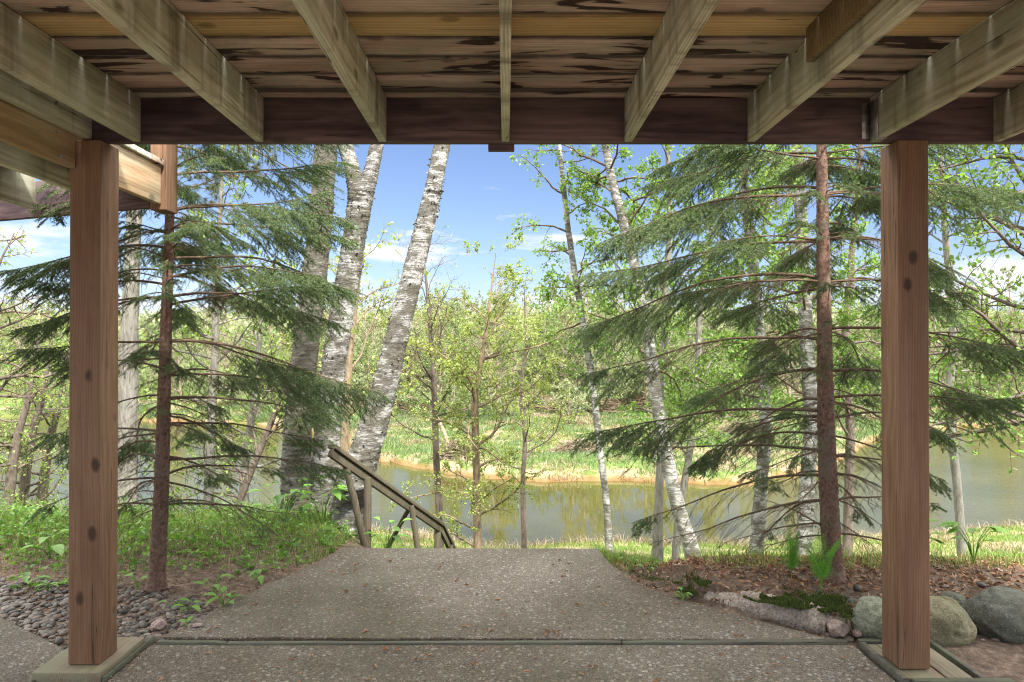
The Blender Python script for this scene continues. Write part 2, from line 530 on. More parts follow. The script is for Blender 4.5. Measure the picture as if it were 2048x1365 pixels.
m, nt, b = material('river_pebbles', 0.6, 0.35)
rp = nt.n('ShaderNodeNewGeometry').outputs['Random Per Island']
c = ocoord(nt, False)
col = nt.ramp(rp, [(0.0, (0.06, 0.055, 0.052)), (0.2, (0.12, 0.115, 0.11)), (0.4, (0.25, 0.23, 0.2)), (0.55, (0.17, 0.11, 0.085)), (0.7, (0.34, 0.26, 0.21)), (0.86, (0.2, 0.19, 0.175)), (1.0, (0.5, 0.47, 0.42))])
col = nt.mix(nt.ramp(nt.noise(c, 60, 4, 0.7), [(0.35, 0.5), (0.65, 0.0)]), col, (0.07, 0.06, 0.055))
col = nt.mix(1.0, col, (0.52, 0.49, 0.46), 'MULTIPLY')
nt.put(b, 'Base Color', col)
M['pebble'] = m


def leaf_mat(name, stops, trans=0.35, rough=0.5, spec=0.3):
    m = bpy.data.materials.new(name)
    m.use_nodes = True
    nt = NT(m.node_tree)
    m.node_tree.nodes.clear()
    rp = nt.n('ShaderNodeNewGeometry').outputs['Random Per Island']
    col = nt.ramp(rp, stops)
    ri = nt.n('ShaderNodeObjectInfo').outputs['Random']
    col = nt.mix(nt.math('MULTIPLY', ri, 0.35), col, nt.mix(1.0, col, (0.75, 0.8, 0.6), 'MULTIPLY'))
    p = nt.n('ShaderNodeBsdfPrincipled', {'Base Color': col, 'Roughness': rough, 'Specular IOR Level': spec})
    t = nt.n('ShaderNodeBsdfTranslucent', {'Color': nt.mix(1.0, col, (1.25, 1.3, 0.6), 'MULTIPLY')})
    mx = nt.n('ShaderNodeMixShader', {0: trans, 1: p.outputs[0], 2: t.outputs[0]})
    nt.n('ShaderNodeOutputMaterial', {0: mx.outputs[0]})
    return m


M['needle'] = leaf_mat('spruce_needles', [(0.0, (0.035, 0.07, 0.03)), (0.5, (0.075, 0.13, 0.05)), (0.85, (0.125, 0.19, 0.07)), (1.0, (0.19, 0.24, 0.1))], 0.2)
M['pine'] = leaf_mat('pine_needles', [(0.0, (0.05, 0.07, 0.035)), (1.0, (0.16, 0.17, 0.09))], 0.2)
M['birch_leaf'] = leaf_mat('birch_leaves', [(0.0, (0.08, 0.15, 0.03)), (0.5, (0.14, 0.24, 0.05)), (1.0, (0.22, 0.33, 0.09))], 0.4)
M['young_leaf'] = leaf_mat('young_yellow_green_leaves', [(0.0, (0.14, 0.18, 0.045)), (0.5, (0.22, 0.28, 0.07)), (1.0, (0.34, 0.38, 0.13))], 0.4)
M['bush_leaf'] = leaf_mat('willow_green_leaves', [(0.0, (0.09, 0.14, 0.035)), (0.5, (0.16, 0.24, 0.06)), (1.0, (0.27, 0.35, 0.12))], 0.4)
M['far_leaf_a'] = leaf_mat('forest_leaves_green', [(0.0, (0.115, 0.165, 0.07)), (0.5, (0.175, 0.235, 0.1)), (1.0, (0.26, 0.32, 0.16))], 0.4)  # far leaf colours lightened and greyed in place of distance haze
M['far_leaf_b'] = leaf_mat('forest_leaves_pale', [(0.0, (0.17, 0.2, 0.12)), (0.5, (0.24, 0.27, 0.16)), (1.0, (0.33, 0.36, 0.24))], 0.4)
M['far_leaf_c'] = leaf_mat('forest_leaves_grey_brown', [(0.0, (0.14, 0.13, 0.09)), (0.5, (0.22, 0.22, 0.14)), (1.0, (0.3, 0.31, 0.2))], 0.35)
M['grass'] = leaf_mat('meadow_grass', [(0.0, (0.07, 0.12, 0.025)), (0.45, (0.14, 0.22, 0.05)), (0.8, (0.21, 0.29, 0.08)), (0.93, (0.28, 0.3, 0.13)), (1.0, (0.34, 0.27, 0.17))], 0.35)
M['far_grass'] = leaf_mat('far_bank_grass', [(0.0, (0.06, 0.1, 0.04)), (0.5, (0.09, 0.15, 0.055)), (0.85, (0.13, 0.18, 0.08)), (1.0, (0.2, 0.2, 0.12))], 0.35)
M['dry_grass'] = leaf_mat('dry_tan_grass', [(0.0, (0.12, 0.08, 0.045)), (0.5, (0.21, 0.165, 0.11)), (1.0, (0.31, 0.265, 0.2))], 0.25)
M['forb'] = leaf_mat('broad_herb_leaves', [(0.0, (0.07, 0.16, 0.028)), (0.5, (0.13, 0.27, 0.05)), (1.0, (0.24, 0.38, 0.1))], 0.35, 0.4)
M['fern'] = leaf_mat('fern_fronds', [(0.0, (0.09, 0.25, 0.03)), (1.0, (0.18, 0.4, 0.06))], 0.35)
M['litter'] = leaf_mat('dead_leaf_litter', [(0.0, (0.07, 0.035, 0.022)), (0.4, (0.2, 0.09, 0.05)), (0.7, (0.32, 0.17, 0.1)), (1.0, (0.42, 0.31, 0.22))], 0.1, 0.8)
M['moss'] = leaf_mat('moss_tufts', [(0.0, (0.02, 0.035, 0.008)), (0.6, (0.055, 0.08, 0.015)), (1.0, (0.11, 0.14, 0.03))], 0.1, 0.9)


def bark(name, lo, hi, sc=(14, 14, 3.5), lichen=None, bs=0.7):
    m, nt, b = material(name, 0.9, 0.15)
    c = ocoord(nt)
    n1 = nt.noise(nt.scale(c, sc), 1.6, 7, 0.7, 0.5)
    col = nt.ramp(n1, [(0.32, lo), (0.62, hi)])
    if lichen:
        col = nt.mix(nt.ramp(nt.noise(c, 7, 5, 0.65), [(0.52, 0.0), (0.62, 0.6)]), col, lichen)
    nt.put(b, 'Base Color', col)
    bump(nt, b, n1, bs, 0.02)
    return m


M['spruce_bark'] = bark('spruce_bark', (0.05, 0.03, 0.022), (0.19, 0.12, 0.09), (30, 30, 24), (0.15, 0.13, 0.1))
M['twig'] = bark('brown_twig_bark', (0.05, 0.035, 0.022), (0.14, 0.1, 0.07), (20, 20, 20))
M['grey_bark'] = bark('grey_furrowed_bark', (0.06, 0.055, 0.045), (0.19, 0.175, 0.155), (16, 16, 3), (0.15, 0.16, 0.13))
M['tan_bark'] = bark('warm_tan_bark', (0.08, 0.06, 0.04), (0.24, 0.18, 0.12), (12, 12, 4))  # plain tan bark, alike on all sides
M['dark_bark'] = bark('dark_brown_bark', (0.045, 0.035, 0.028), (0.15, 0.12, 0.1), (14, 14, 4))
M['far_bark'] = bark('forest_trunk_bark', (0.12, 0.095, 0.07), (0.3, 0.25, 0.19), (3, 3, 1))


def birch(name, white, amt, moss, fine=1.0):
    m, nt, b = material(name, 0.75, 0.2)
    c = ocoord(nt)
    st = nt.noise(nt.scale(c, (14 * fine, 14 * fine, 120 * fine)), 1.0, 5, 0.75, 0.8)      # curling horizontal strips
    big = nt.noise(nt.scale(c, (3.0, 3.0, 4.5)), 1.3, 5, 0.65, 0.4)    # dark scarred areas
    st2 = nt.noise(nt.scale(c, (5, 5, 26)), 1.0, 3, 0.6, 0.3)
    w = nt.mix(nt.ramp(st, [(0.35, 0.0), (0.62, 1.0)]), tuple(x * 0.6 for x in white), white)
    w = nt.mix(nt.ramp(nt.noise(nt.scale(c, (40, 40, 90)), 1.0, 3, 0.7), [(0.35, 0.45), (0.6, 0.0)]), w, (0.12, 0.11, 0.095))
    f = nt.math('ADD', nt.math('MULTIPLY', st, 0.6), nt.math('ADD', nt.math('MULTIPLY', big, 0.55), nt.math('MULTIPLY', st2, 0.3)))
    dark = nt.ramp(f, [(0.72 - amt, 0.0), (0.765 - amt, 1.0)])
    dk = nt.mix(nt.ramp(st, [(0.4, 0.0), (0.6, 1.0)]), (0.045, 0.04, 0.034), (0.15, 0.14, 0.11))
    col = nt.mix(dark, w, dk)
    ln_ = nt.noise(nt.scale(c, (3.0 * fine, 3.0 * fine, 60 * fine), (5, 2, 9)), 1.0, 3, 0.6)
    col = nt.mix(nt.ramp(ln_, [(0.62, 0.0), (0.68, 0.7)]), col, (0.03, 0.027, 0.022))
    ms = nt.ramp(nt.noise(c, 3.1, 5, 0.6), [(0.56, 0.0), (0.68, moss)])
    col = nt.mix(ms, col, (0.11, 0.1, 0.035))
    nt.put(b, 'Base Color', col)
    bump(nt, b, nt.math('SUBTRACT', st, nt.math('MULTIPLY', dark, 0.4)), 0.9, 0.02)
    return m


M['birch_old'] = birch('old_birch_bark', (0.5, 0.495, 0.48), 0.04, 0.4)
M['birch_rough'] = birch('rough_dark_birch_bark', (0.31, 0.3, 0.265), 0.075, 0.6)
M['birch_thin'] = birch('white_birch_bark', (0.45, 0.445, 0.43), 0.02, 0.15, 0.5)

# ground with zones from a colour attribute: R needle litter, G dry grass, B wet sand/mud
m, nt, b = material('ground_soil_and_turf', 0.95, 0.1)
c = nt.n('ShaderNodeNewGeometry').outputs['Position']
at = nt.n('ShaderNodeAttribute', attribute_name='zone')
zr = nt.sep(at.outputs['Color'])
n1 = nt.noise(c, 18, 8, 0.75)
n2 = nt.noise(c, 0.8, 6, 0.65)
green = nt.ramp(n2, [(0.3, (0.06, 0.115, 0.02)), (0.5, (0.13, 0.22, 0.045)), (0.7, (0.24, 0.32, 0.09))])
green = nt.mix(1.0, green, (0.5, 0.5, 0.5), 'MULTIPLY')
green = nt.mix(nt.ramp(n1, [(0.35, 0.45), (0.6, 0.0)]), green, (0.07, 0.07, 0.03))
litter = nt.ramp(n1, [(0.3, (0.04, 0.032, 0.026)), (0.5, (0.12, 0.09, 0.07)), (0.68, (0.24, 0.18, 0.14))])
dry = nt.ramp(nt.noise(c, 2.5, 7, 0.7), [(0.3, (0.15, 0.1, 0.055)), (0.55, (0.24, 0.19, 0.12)), (0.75, (0.31, 0.26, 0.19))])
mud = nt.ramp(nt.noise(c, 1.5, 5, 0.6), [(0.3, (0.09, 0.05, 0.02)), (0.7, (0.17, 0.1, 0.045))])
col = nt.mix(nt.ramp(nt.math('ADD', zr[0], nt.math('MULTIPLY', nt.math('SUBTRACT', n1, 0.5), 0.8)), [(0.4, 0.0), (0.6, 1.0)]), green, litter)
col = nt.mix(nt.ramp(nt.math('ADD', zr[1], nt.math('MULTIPLY', nt.math('SUBTRACT', nt.noise(c, 0.55, 5, 0.7), 0.5), 1.6)), [(0.45, 0.0), (0.6, 1.0)]), col, dry)
col = nt.mix(zr[2], col, mud)
nt.put(b, 'Base Color', col)
bump(nt, b, n1, 0.8, 0.03)
M['ground'] = m

# river
m, nt, b = material('river_water', 0.02, 0.5)
c = nt.n('ShaderNodeNewGeometry').outputs['Position']
b.inputs['IOR'].default_value = 1.333
col = nt.ramp(nt.noise(nt.scale(c, (1, 1.6, 1)), 0.12, 4, 0.6), [(0.3, (0.035, 0.034, 0.008)), (0.7, (0.055, 0.05, 0.013))])
nt.put(b, 'Base Color', col)
b.inputs['Specular IOR Level'].default_value = 1.0
wind = nt.ramp(nt.math('ABSOLUTE', nt.math('DIVIDE', nt.math('SUBTRACT', nt.sep(c)[0], 3.0), 30.0)), [(0.2, 0.08), (0.4, 1.0)])
w1 = nt.noise(nt.scale(c, (1.2, 2.8, 1)), 1.3, 4, 0.6)
w2 = nt.noise(nt.scale(c, (5, 9, 1)), 1.5, 3, 0.6)
nt.put(b, 'Roughness', nt.math('MULTIPLY', wind, 0.1))
bump(nt, b, nt.math('MULTIPLY', wind, nt.math('ADD', w1, nt.math('MULTIPLY', w2, 0.25))), 0.12, 0.1)
M['water'] = m

m, nt, b = material('pale_house_siding', 0.8, 0.2)
nt.put(b, 'Base Color', nt.ramp(nt.noise(ocoord(nt), 4, 4), [(0.3, (0.42, 0.38, 0.32)), (0.7, (0.55, 0.5, 0.43))]))
M['siding'] = m

# ------------------------------------------------------------------ terrain
FX = np.array([-400, -60, -39, -25.7, -17, -11, -7, -2.9, 0, 4.5, 11.8, 16, 21, 27, 33, 37, 60, 400.])
FY = np.array([66, 62, 58, 55, 51, 44, 36.8, 33.4, 31.8, 30.9, 31.0, 33, 39.5, 46, 50, 52, 58, 66.])
NX = np.array([-400, -30, -10, 0, 8, 20, 400.])
NY = np.array([25, 25, 24.3, 21.3, 21.3, 23.5, 25.])
CXs = np.array([-400, -8, -3, -1.6, -1.1, 0.7, 1.3, 4, 400.])
CYs = np.array([5.9, 5.9, 5.8, 5.9, 5.0, 4.95, 4.45, 4.4, 4.4])
WATER = -5.0


def far_shore(x):
    return np.interp(x, FX, FY) + vnoise(x * 0.5, x * 0 + 3, 4) * 1.1 + vnoise(x * 1.7, x * 0 + 9, 5) * 0.5


def near_shore(x):
    return np.interp(x, NX, NY) + vnoise(x * 0.35, x * 0 + 5, 6) * 1.2


def smooth(t):
    t = np.clip(t, 0, 1)
    return t * t * (3 - 2 * t)


EDL = np.array([G(px, py)[:2] for px, py in [(318, 1274), (380, 1250), (430, 1218), (478, 1196), (540, 1166), (590, 1146), (640, 1120), (686, 1096)]])
EDR = np.array([G(px, py)[:2] for px, py in [(1692, 1280), (1640, 1272), (1570, 1254), (1480, 1230), (1390, 1204), (1320, 1184), (1262, 1158), (1222, 1128), (1196, 1097)]])


def hgt(x, y):
    x, y = np.broadcast_arrays(np.asarray(x, float), np.asarray(y, float))
    yc = np.interp(x, CXs, CYs)
    ns, fs = near_shore(x), far_shore(x)
    # near plateau
    left = smooth((np.interp(y, EDL[:, 1], EDL[:, 0]) - 0.05 - x) / 0.6) * smooth((y - 3.9) / 1.6)
    right = smooth((x - np.interp(y, EDR[:, 1], EDR[:, 0]) - 0.03) / 0.28) * smooth((y - 3.72) / 0.35)
    right = right * (1 - 0.85 * smooth((y - 4.35) / 0.45) * smooth((1.5 - x) / 0.5))
    pl = -0.035 + 0.06 * left * (1 + vnoise(x * 1.3, y * 1.3, 1)) + 0.14 * right + 0.03 * vnoise(x * 4, y * 4, 2)
    drop = np.interp(y - yc, [0, 0.5, 3.3, 6.0, 11.0], [0, -0.12, -1.45, -2.35, -3.75])
    z = pl + drop
    low = -3.75 + (y - (yc + 11)) / np.maximum(ns - yc - 11, 1) * (WATER + 0.05 + 3.75)
    z = np.where(y > yc + 11, pl * 0 + low, z)
    z = z + np.where(y > yc + 1, 0.12 * vnoise(x * 0.8, y * 0.8, 3), 0)
    # river bed and far bank
    bed = WATER - 0.9
    zn = np.where(y > ns, WATER + 0.05 - (y - ns) * 0.5, z)
    z = np.where(y > ns, np.maximum(zn, bed), z)
    d = y - fs
    bank = WATER + np.interp(d, [-2.5, 0, 0.6, 1.6, 8, 22, 60, 120, 260, 900], [-0.9, -0.08, 0.28, 0.5, 0.75, 1.0, 3.6, 7.5, 13.5, 20])
    bank = bank + np.where(d > 0.5, (0.35 * vnoise(x * 0.35, y * 0.35, 8) + 0.15 * vnoise(x, y, 9)) * smooth((d - 0.3) / 3), 0)
    z = np.where(d > -2.5, np.maximum(bank, bed), z)
    return z


gx = np.concatenate([-np.geomspace(7, 1500, 70)[::-1], np.linspace(-6.9, 6.9, 150), np.geomspace(7, 1500, 70)])
gx = np.sort(np.concatenate([gx, np.arange(-45, -7, 0.45), np.arange(7.2, 45, 0.45)]))
gy = np.concatenate([np.linspace(-30, 2.5, 8), np.linspace(2.7, 7, 75), np.linspace(7.2, 22, 60), np.linspace(22.3, 56, 130), np.geomspace(57, 2000, 60)])
XX, YY = np.meshgrid(gx, gy)
ZZ = hgt(XX, YY)
# keep the soil sheet below the poured slabs
ny_, nx_ = XX.shape
mb = MB()
ii = np.arange(ny_ - 1)[:, None] * nx_
jj = np.arange(nx_ - 1)[None]
mb.add(np.stack([XX, YY, ZZ], -1).reshape(-1, 3), np.stack([ii + jj, ii + jj + 1, ii + nx_ + jj + 1, ii + nx_ + jj], -1).reshape(-1, 4))
ground = mb.build('ground', M['ground'], smooth=True)
tag(ground, 'sloping river bank ground of soil, litter and turf', None, None, 'structure')
ca = ground.data.color_attributes.new('zone', 'FLOAT_COLOR', 'POINT')
x_, y_ = XX.ravel(), YY.ravel()
d_ = y_ - far_shore(x_)
lit = np.where(y_ < np.interp(x_, CXs, CYs) + 1.2, np.where(x_ < -1.2, np.interp(y_, [4.2, 5.0, 6.2], [1, 0.6, 0.45]), 1.0), 0.0)
lit = np.maximum(lit, np.where((d_ > 17), np.interp(d_, [17, 22], [0, 0.42]), 0))
dryz = np.where(d_ > 0, np.interp(d_, [0, 0.7, 1.4, 10, 20, 24], [0.6, 0.55, 0.4, 0.44, 0.4, 0.25]), 0.0)
dn = y_ - near_shore(x_)
dryz = np.maximum(dryz, np.where((dn < 0) & (dn > -4), 0.5, np.where((dn <= -4) & (y_ > 8), 0.3, 0)))
mudz = np.clip(np.interp(d_, [-3, -0.4, 0.25, 0.6], [0.3, 1, 1, 0]), 0, 1) * (d_ > -3)
cc = np.stack([lit, dryz, mudz, np.ones_like(lit)], -1).astype(np.float32)
ca.data.foreach_set('color', cc.ravel())

mb = MB()
mb.add([(-600, 18, WATER), (600, 18, WATER), (600, 75, WATER), (-600, 75, WATER)], [(0, 1, 2, 3)])
tag(mb.build('river_water', M['water']), 'calm olive brown river reflecting trees and sky', None, None, 'structure')


# ------------------------------------------------------------------ patio slabs
def slab(name, poly, z1, th, label, cat='slab', jitter=0.0):
    mb = MB()
    n = len(poly)
    top = [(x, y, z1) for x, y in poly]
    bot = [(x, y, z1 - th) for x, y in poly]
    me = bpy.data.meshes.new(name)
    me.from_pydata(top + bot, [], [tuple(range(n)), tuple(range(2 * n - 1, n - 1, -1))] + [(i + n, (i + 1) % n + n, (i + 1) % n, i)[::1] for i in range(n)])
    me.update()
    me.materials.append(M['slab'])
    o = bpy.data.objects.new(name, me)
    COL.objects.link(o)
    bevel(o, 0.008, 2)
    return tag(o, label, None, None, 'structure')


def fine(poly, step=0.12, amp=0.006):
    out = []
    for i in range(len(poly)):
        a, b_ = np.array(poly[i]), np.array(poly[(i + 1) % len(poly)])
        k = max(1, int(np.linalg.norm(b_ - a) / step))
        for q in range(k):
            p = a + (b_ - a) * q / k
            if q:
                p = p + rng.normal(0, amp, 2)
            out.append(tuple(p))
    return out


Lp = [G(px, py)[:2] for px, py in [(318, 1274), (380, 1250), (430, 1218), (478, 1196), (540, 1166), (590, 1146), (640, 1120), (686, 1096)]]
Rp = [G(px, py)[:2] for px, py in [(1196, 1097), (1222, 1128), (1262, 1158), (1320, 1184), (1390, 1204), (1480, 1230), (1570, 1254), (1640, 1272), (1692, 1280)]]
up = fine([tuple(p) for p in Rp[::-1]] + [tuple(p) for p in Lp[::-1]], 0.15, 0.004)
slab('patio_slab', up[::-1], 0.0, 0.12, 'flared aggregate concrete slab ending at the top of the river bank')
slab('patio_slab', [(-1.9, -2.2), (1.86, -2.2), (1.86, 3.485), (-1.9, 3.485)], -0.002, 0.12, 'aggregate concrete slab under the deck in front of the timber strip')
slab('patio_slab', fine([(-7, -2.2), (-2.27, -2.2), (-2.24, 3.09), (-2.31, 3.43), (-3.02, 3.87), (-7, 6.1)], 0.4, 0.003), 0.0, 0.12, 'separate concrete slab beyond the brown post beside the pebbles')

# divider strip: two lengths of timber
ds = empty('divider_strip', (0, 3.5, 0), 'dark green weathered timber strip set between the two patio slabs', 'strip')
for x0, x1, ya, yb in [(-1.87, -1.5, 3.505, 3.495), (-1.49, 0.62, 3.492, 3.5), (0.63, 1.84, 3.5, 3.515)]:
    mb = MB()
    n = 14
    xs = np.linspace(x0, x1, n)
    ym = np.linspace(ya, yb, n) + rng.normal(0, 0.0012, n)
    zt = 0.007 + rng.normal(0, 0.0012, n)
    v = []
    for q in range(n):
        v += [(xs[q], ym[q] - 0.014 - 3.5, -0.06), (xs[q], ym[q] - 0.014 - 3.5, zt[q]), (xs[q], ym[q] + 0.012 - 3.5, zt[q] + 0.002), (xs[q], ym[q] + 0.012 - 3.5, -0.06)]
    f = [(4 * q + a, 4 * q + 4 + a, 4 * q + 4 + (a + 1) % 4, 4 * q + (a + 1) % 4) for q in range(n - 1) for a in range(4)]
    f += [(0, 1, 2, 3), (4 * n - 1, 4 * n - 2, 4 * n - 3, 4 * n - 4)]
    mb.add(v, f)
    mb.build('timber_length', M['strip'], ds)


# ------------------------------------------------------------------ wooden deck
def boxpart(name, x0, x1, y0, y1, z0, z1, mat, parent, bv=0.004, rot=None):
    """box whose own origin is its centre, so grain noise is local"""
    cx_, cy_, cz_ = (x0 + x1) / 2, (y0 + y1) / 2, (z0 + z1) / 2
    mb = MB()
    mb.box(x0 - cx_, x1 - cx_, y0 - cy_, y1 - cy_, z0 - cz_, z1 - cz_)
    o = mb.build(name, mat, parent)
    o.location = (cx_, cy_, cz_)
    if parent is not None:
        o.location = (cx_ - parent.location[0], cy_ - parent.location[1], cz_ - parent.location[2])
    if rot:
        o.rotation_euler = rot
    if bv:
        bevel(o, bv)
    return o


BZ0, BZ1 = 2.613, 2.832          # beam and joist depth
deck = empty('wooden_deck', (0, 3.2, 0), 'weathered wooden deck overhead seen from below, carried on two red brown posts', 'deck')
YBK = 0.35                         # back end of the deck
YB = 3.225                         # near face of the beam
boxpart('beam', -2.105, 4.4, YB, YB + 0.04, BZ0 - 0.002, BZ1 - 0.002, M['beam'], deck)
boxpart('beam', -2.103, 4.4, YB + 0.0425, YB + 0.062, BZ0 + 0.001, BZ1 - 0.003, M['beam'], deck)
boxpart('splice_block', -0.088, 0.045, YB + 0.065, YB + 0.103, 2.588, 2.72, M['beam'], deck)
for k in range(-3, 7):
    x = k * 0.61
    if k == 0:
        x = 0.0
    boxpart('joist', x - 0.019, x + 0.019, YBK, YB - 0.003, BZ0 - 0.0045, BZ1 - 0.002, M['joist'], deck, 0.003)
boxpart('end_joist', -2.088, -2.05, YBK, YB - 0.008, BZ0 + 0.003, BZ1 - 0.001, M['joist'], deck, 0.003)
# scab piece sistered on a right joist
boxpart('sister_board', 1.22 - 0.052, 1.22 - 0.021, YBK, 2.52, BZ0 + 0.085, BZ1 - 0.003, M['board_tan'], deck, 0.003)
# joist hanger on one joist
mb = MB()
mb.box(1.83 - 0.0225, 1.83 - 0.0205, 3.15, 3.221, BZ0 - 0.005, BZ1 - 0.03)
mb.box(1.83 + 0.0205, 1.83 + 0.0225, 3.15, 3.221, BZ0 - 0.005, BZ1 - 0.03)
mb.box(1.83 - 0.0225, 1.83 + 0.0225, 3.15, 3.221, BZ0 - 0.008, BZ0 - 0.005)
mb.box(1.83 - 0.06, 1.83 - 0.0235, 3.221, 3.2235, BZ0 + 0.01, BZ1 - 0.03)
o = mb.build('joist_hanger', M['steel'], deck)
o.location = (0, -3.2, 0)
# deck boards across the joists
PITCHB = 0.1755
yj = 3.123
boxpart('deck_board', -2.06, 4.4, yj + 0.003, YB + 0.13, BZ1, BZ1 + 0.036, M['board'], deck)
for k in range(15):
    gap = 0.0035 if k != 2 else 0.009
    g2 = 0.0035 if k != 3 else 0.0035
    y1, y0 = yj - PITCHB * k - gap, yj - PITCHB * (k + 1) + g2
    mt = M['board_tan'] if k == 3 else M['board']
    zj = rng.normal(0, 0.0012) + 0.0012
    boxpart('deck_board', -2.06 + rng.normal(0, 0.004), 4.4, y0, y1, BZ1 + max(zj, 0.0002), BZ1 + 0.036 + zj, mt, deck, 0.006)


def post(px_l, label, lean=0.0):
    pass


for (x0, x1) in [(-2.139, -1.985), (1.925, 2.077)]:
    boxpart('post', x0, x1, 3.185, 3.336, 0.036 if x0 < 0 else 0.014, BZ0 - 0.006, M['post'], deck, 0.006)

# lower side landing beyond the left edge of the deck
land = empty('side_landing', (-2.5, 3.6, 0), 'lower deck landing with pale rim board behind the brown post', 'landing')
LZ0, LZ1 = 2.465, 2.695
boxpart('rim_board', -2.145, -2.105, YBK, 3.178, LZ0, LZ1, M['rim'], land)
boxpart('rim_board', -2.155, -2.115, 3.345, 3.985, LZ0, LZ1, M['rim'], land)
boxpart('corner_post', -2.185, -2.085, 3.99, 4.13, 2.43, 3.75, M['post'], land, 0.005)
for x, ye in [(-2.44, 3.96), (-3.03, 4.16), (-3.62, 4.36), (-4.21, 4.55)]:
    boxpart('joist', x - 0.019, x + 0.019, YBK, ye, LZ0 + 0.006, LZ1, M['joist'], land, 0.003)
# outer beam at a slight angle
a, b_ = np.array([-2.19, 4.02]), np.array([-4.9, 4.92])
mid = (a + b_) / 2
L_ = np.linalg.norm(b_ - a)
mb = MB()
mb.box(-L_ / 2, L_ / 2, -0.02, 0.02, -0.12, 0.12)
o = mb.build('outer_beam', M['beam'], land)
o.location = (mid[0] + 2.5, mid[1] - 3.6, (LZ0 + LZ1) / 2 - 0.012)
o.rotation_euler = (0, 0, math.atan2(b_[1] - a[1], b_[0] - a[0]))
bevel(o, 0.004)
for k in range(35):
    y1 = 3.98 - 0.145 * k
    if y1 < YBK: break
    xr = -2.095 - (0.0 if y1 - 0.14 > 3.36 or y1 < 3.1 else 0.06) + rng.normal(0, 0.003)
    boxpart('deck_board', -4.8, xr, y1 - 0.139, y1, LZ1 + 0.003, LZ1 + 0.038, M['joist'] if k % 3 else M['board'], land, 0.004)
# bolts
for (bx, by, bz) in [(-2.047, 2.35, 2.72), (-2.047, 2.95, 2.70), (-2.102, 3.06, 2.49), (-2.102, 3.04, 2.60)]:
    par = deck if bz > 2.65 else land
    mb = MB()
    mb.tube([(bx, by, bz), (bx + 0.007, by, bz)], 0.008, 8)
    o = mb.build('bolt', M['steel'], par)
    o.location = tuple(-np.array(par.location))

# post base plates
pb = empty('post_base', (-2.1, 3.3, 0), 'thick grey green wooden base plate under the post beside the pebbles', 'base plate')
o = boxpart('plate', -2.27, -1.935, 3.115, 3.5, -0.02, 0.034, M['plate'], pb, 0.006)
o = boxpart('edge_strip', -1.932, -1.915, 3.12, 3.56, -0.04, 0.012, M['strip'], pb, 0.003)
pb = empty('post_base', (2.1, 3.3, 0), 'shallow timber trough with two planks under the post beside the boulders', 'base')
boxpart('plank', 1.925, 2.105, 3.115, 3.47, -0.02, 0.008, M['plate'], pb, 0.004)
boxpart('plank', 2.111, 2.235, 3.115, 3.44, -0.02, 0.011, M['plate'], pb, 0.004)
boxpart('frame_strip', 1.885, 1.915, 3.09, 3.47, -0.05, 0.02, M['strip'], pb, 0.003)
boxpart('frame_strip', 2.262, 2.29, 3.09, 3.56, -0.05, 0.018, M['strip'], pb, 0.003)
boxpart('frame_strip', 1.93, 2.4, 3.065, 3.1, -0.05, 0.018, M['strip'], pb, 0.003)
boxpart('frame_strip', 1.9, 2.25, 3.485, 3.52, -0.05, 0.016, M['strip'], pb, 0.003)


# ------------------------------------------------------------------ rocks, curb, pebbles
def ico(sub):
    me = bpy.data.meshes.new('tmp')
    import bmesh
    bm = bmesh.new()
    bmesh.ops.create_icosphere(bm, subdivisions=sub, radius=1)
    bm.verts.ensure_lookup_table()
    v = np.array([q.co[:] for q in bm.verts])
    f = np.array([[q.index for q in fc.verts] for fc in bm.faces])
    bm.free()
    bpy.data.meshes.remove(me)
    return v, f


ICO = {k: ico(k) for k in (1, 2, 3, 4, 5)}


def n3(v, s, seed):
    return vnoise(v[:, 0] * s + v[:, 2] * s * 0.7, v[:, 1] * s - v[:, 2] * s * 0.9, seed) + vnoise(v[:, 0] * s * 1.1 - v[:, 1] * s * 0.6 + 7, v[:, 2] * s * 1.2, seed + 1)


def rock(name, c, r, mat, label, cat='boulder', seed=0, rz=0.0, sharp=0.0, group=None):
    v, f = ICO[5]
    v = v.copy()
    v = v * (1 + 0.22 * n3(v, 1.3, seed) + 0.07 * n3(v, 3.5, seed + 5) + 0.022 * n3(v, 9, seed + 7) + 0.012 * n3(v, 22, seed + 3))[:, None]
    if sharp:
        for q in range(7):
            nrm = np.random.default_rng(seed * 10 + q).normal(size=3)
            nrm /= np.linalg.norm(nrm)
            dd = v @ nrm
            v -= np.clip(dd - sharp, 0, None)[:, None] * nrm[None]
    v = v * np.array(r)
    ca_, sa = cos(rz), sin(rz)
    v = np.stack([v[:, 0] * ca_ - v[:, 1] * sa, v[:, 0] * sa + v[:, 1] * ca_, v[:, 2]], -1)
    mb = MB()
    mb.add(v, f)
    o = mb.build(name, mat, smooth=not sharp)
    o.location = tuple(c)
    return tag(o, label, cat, group)


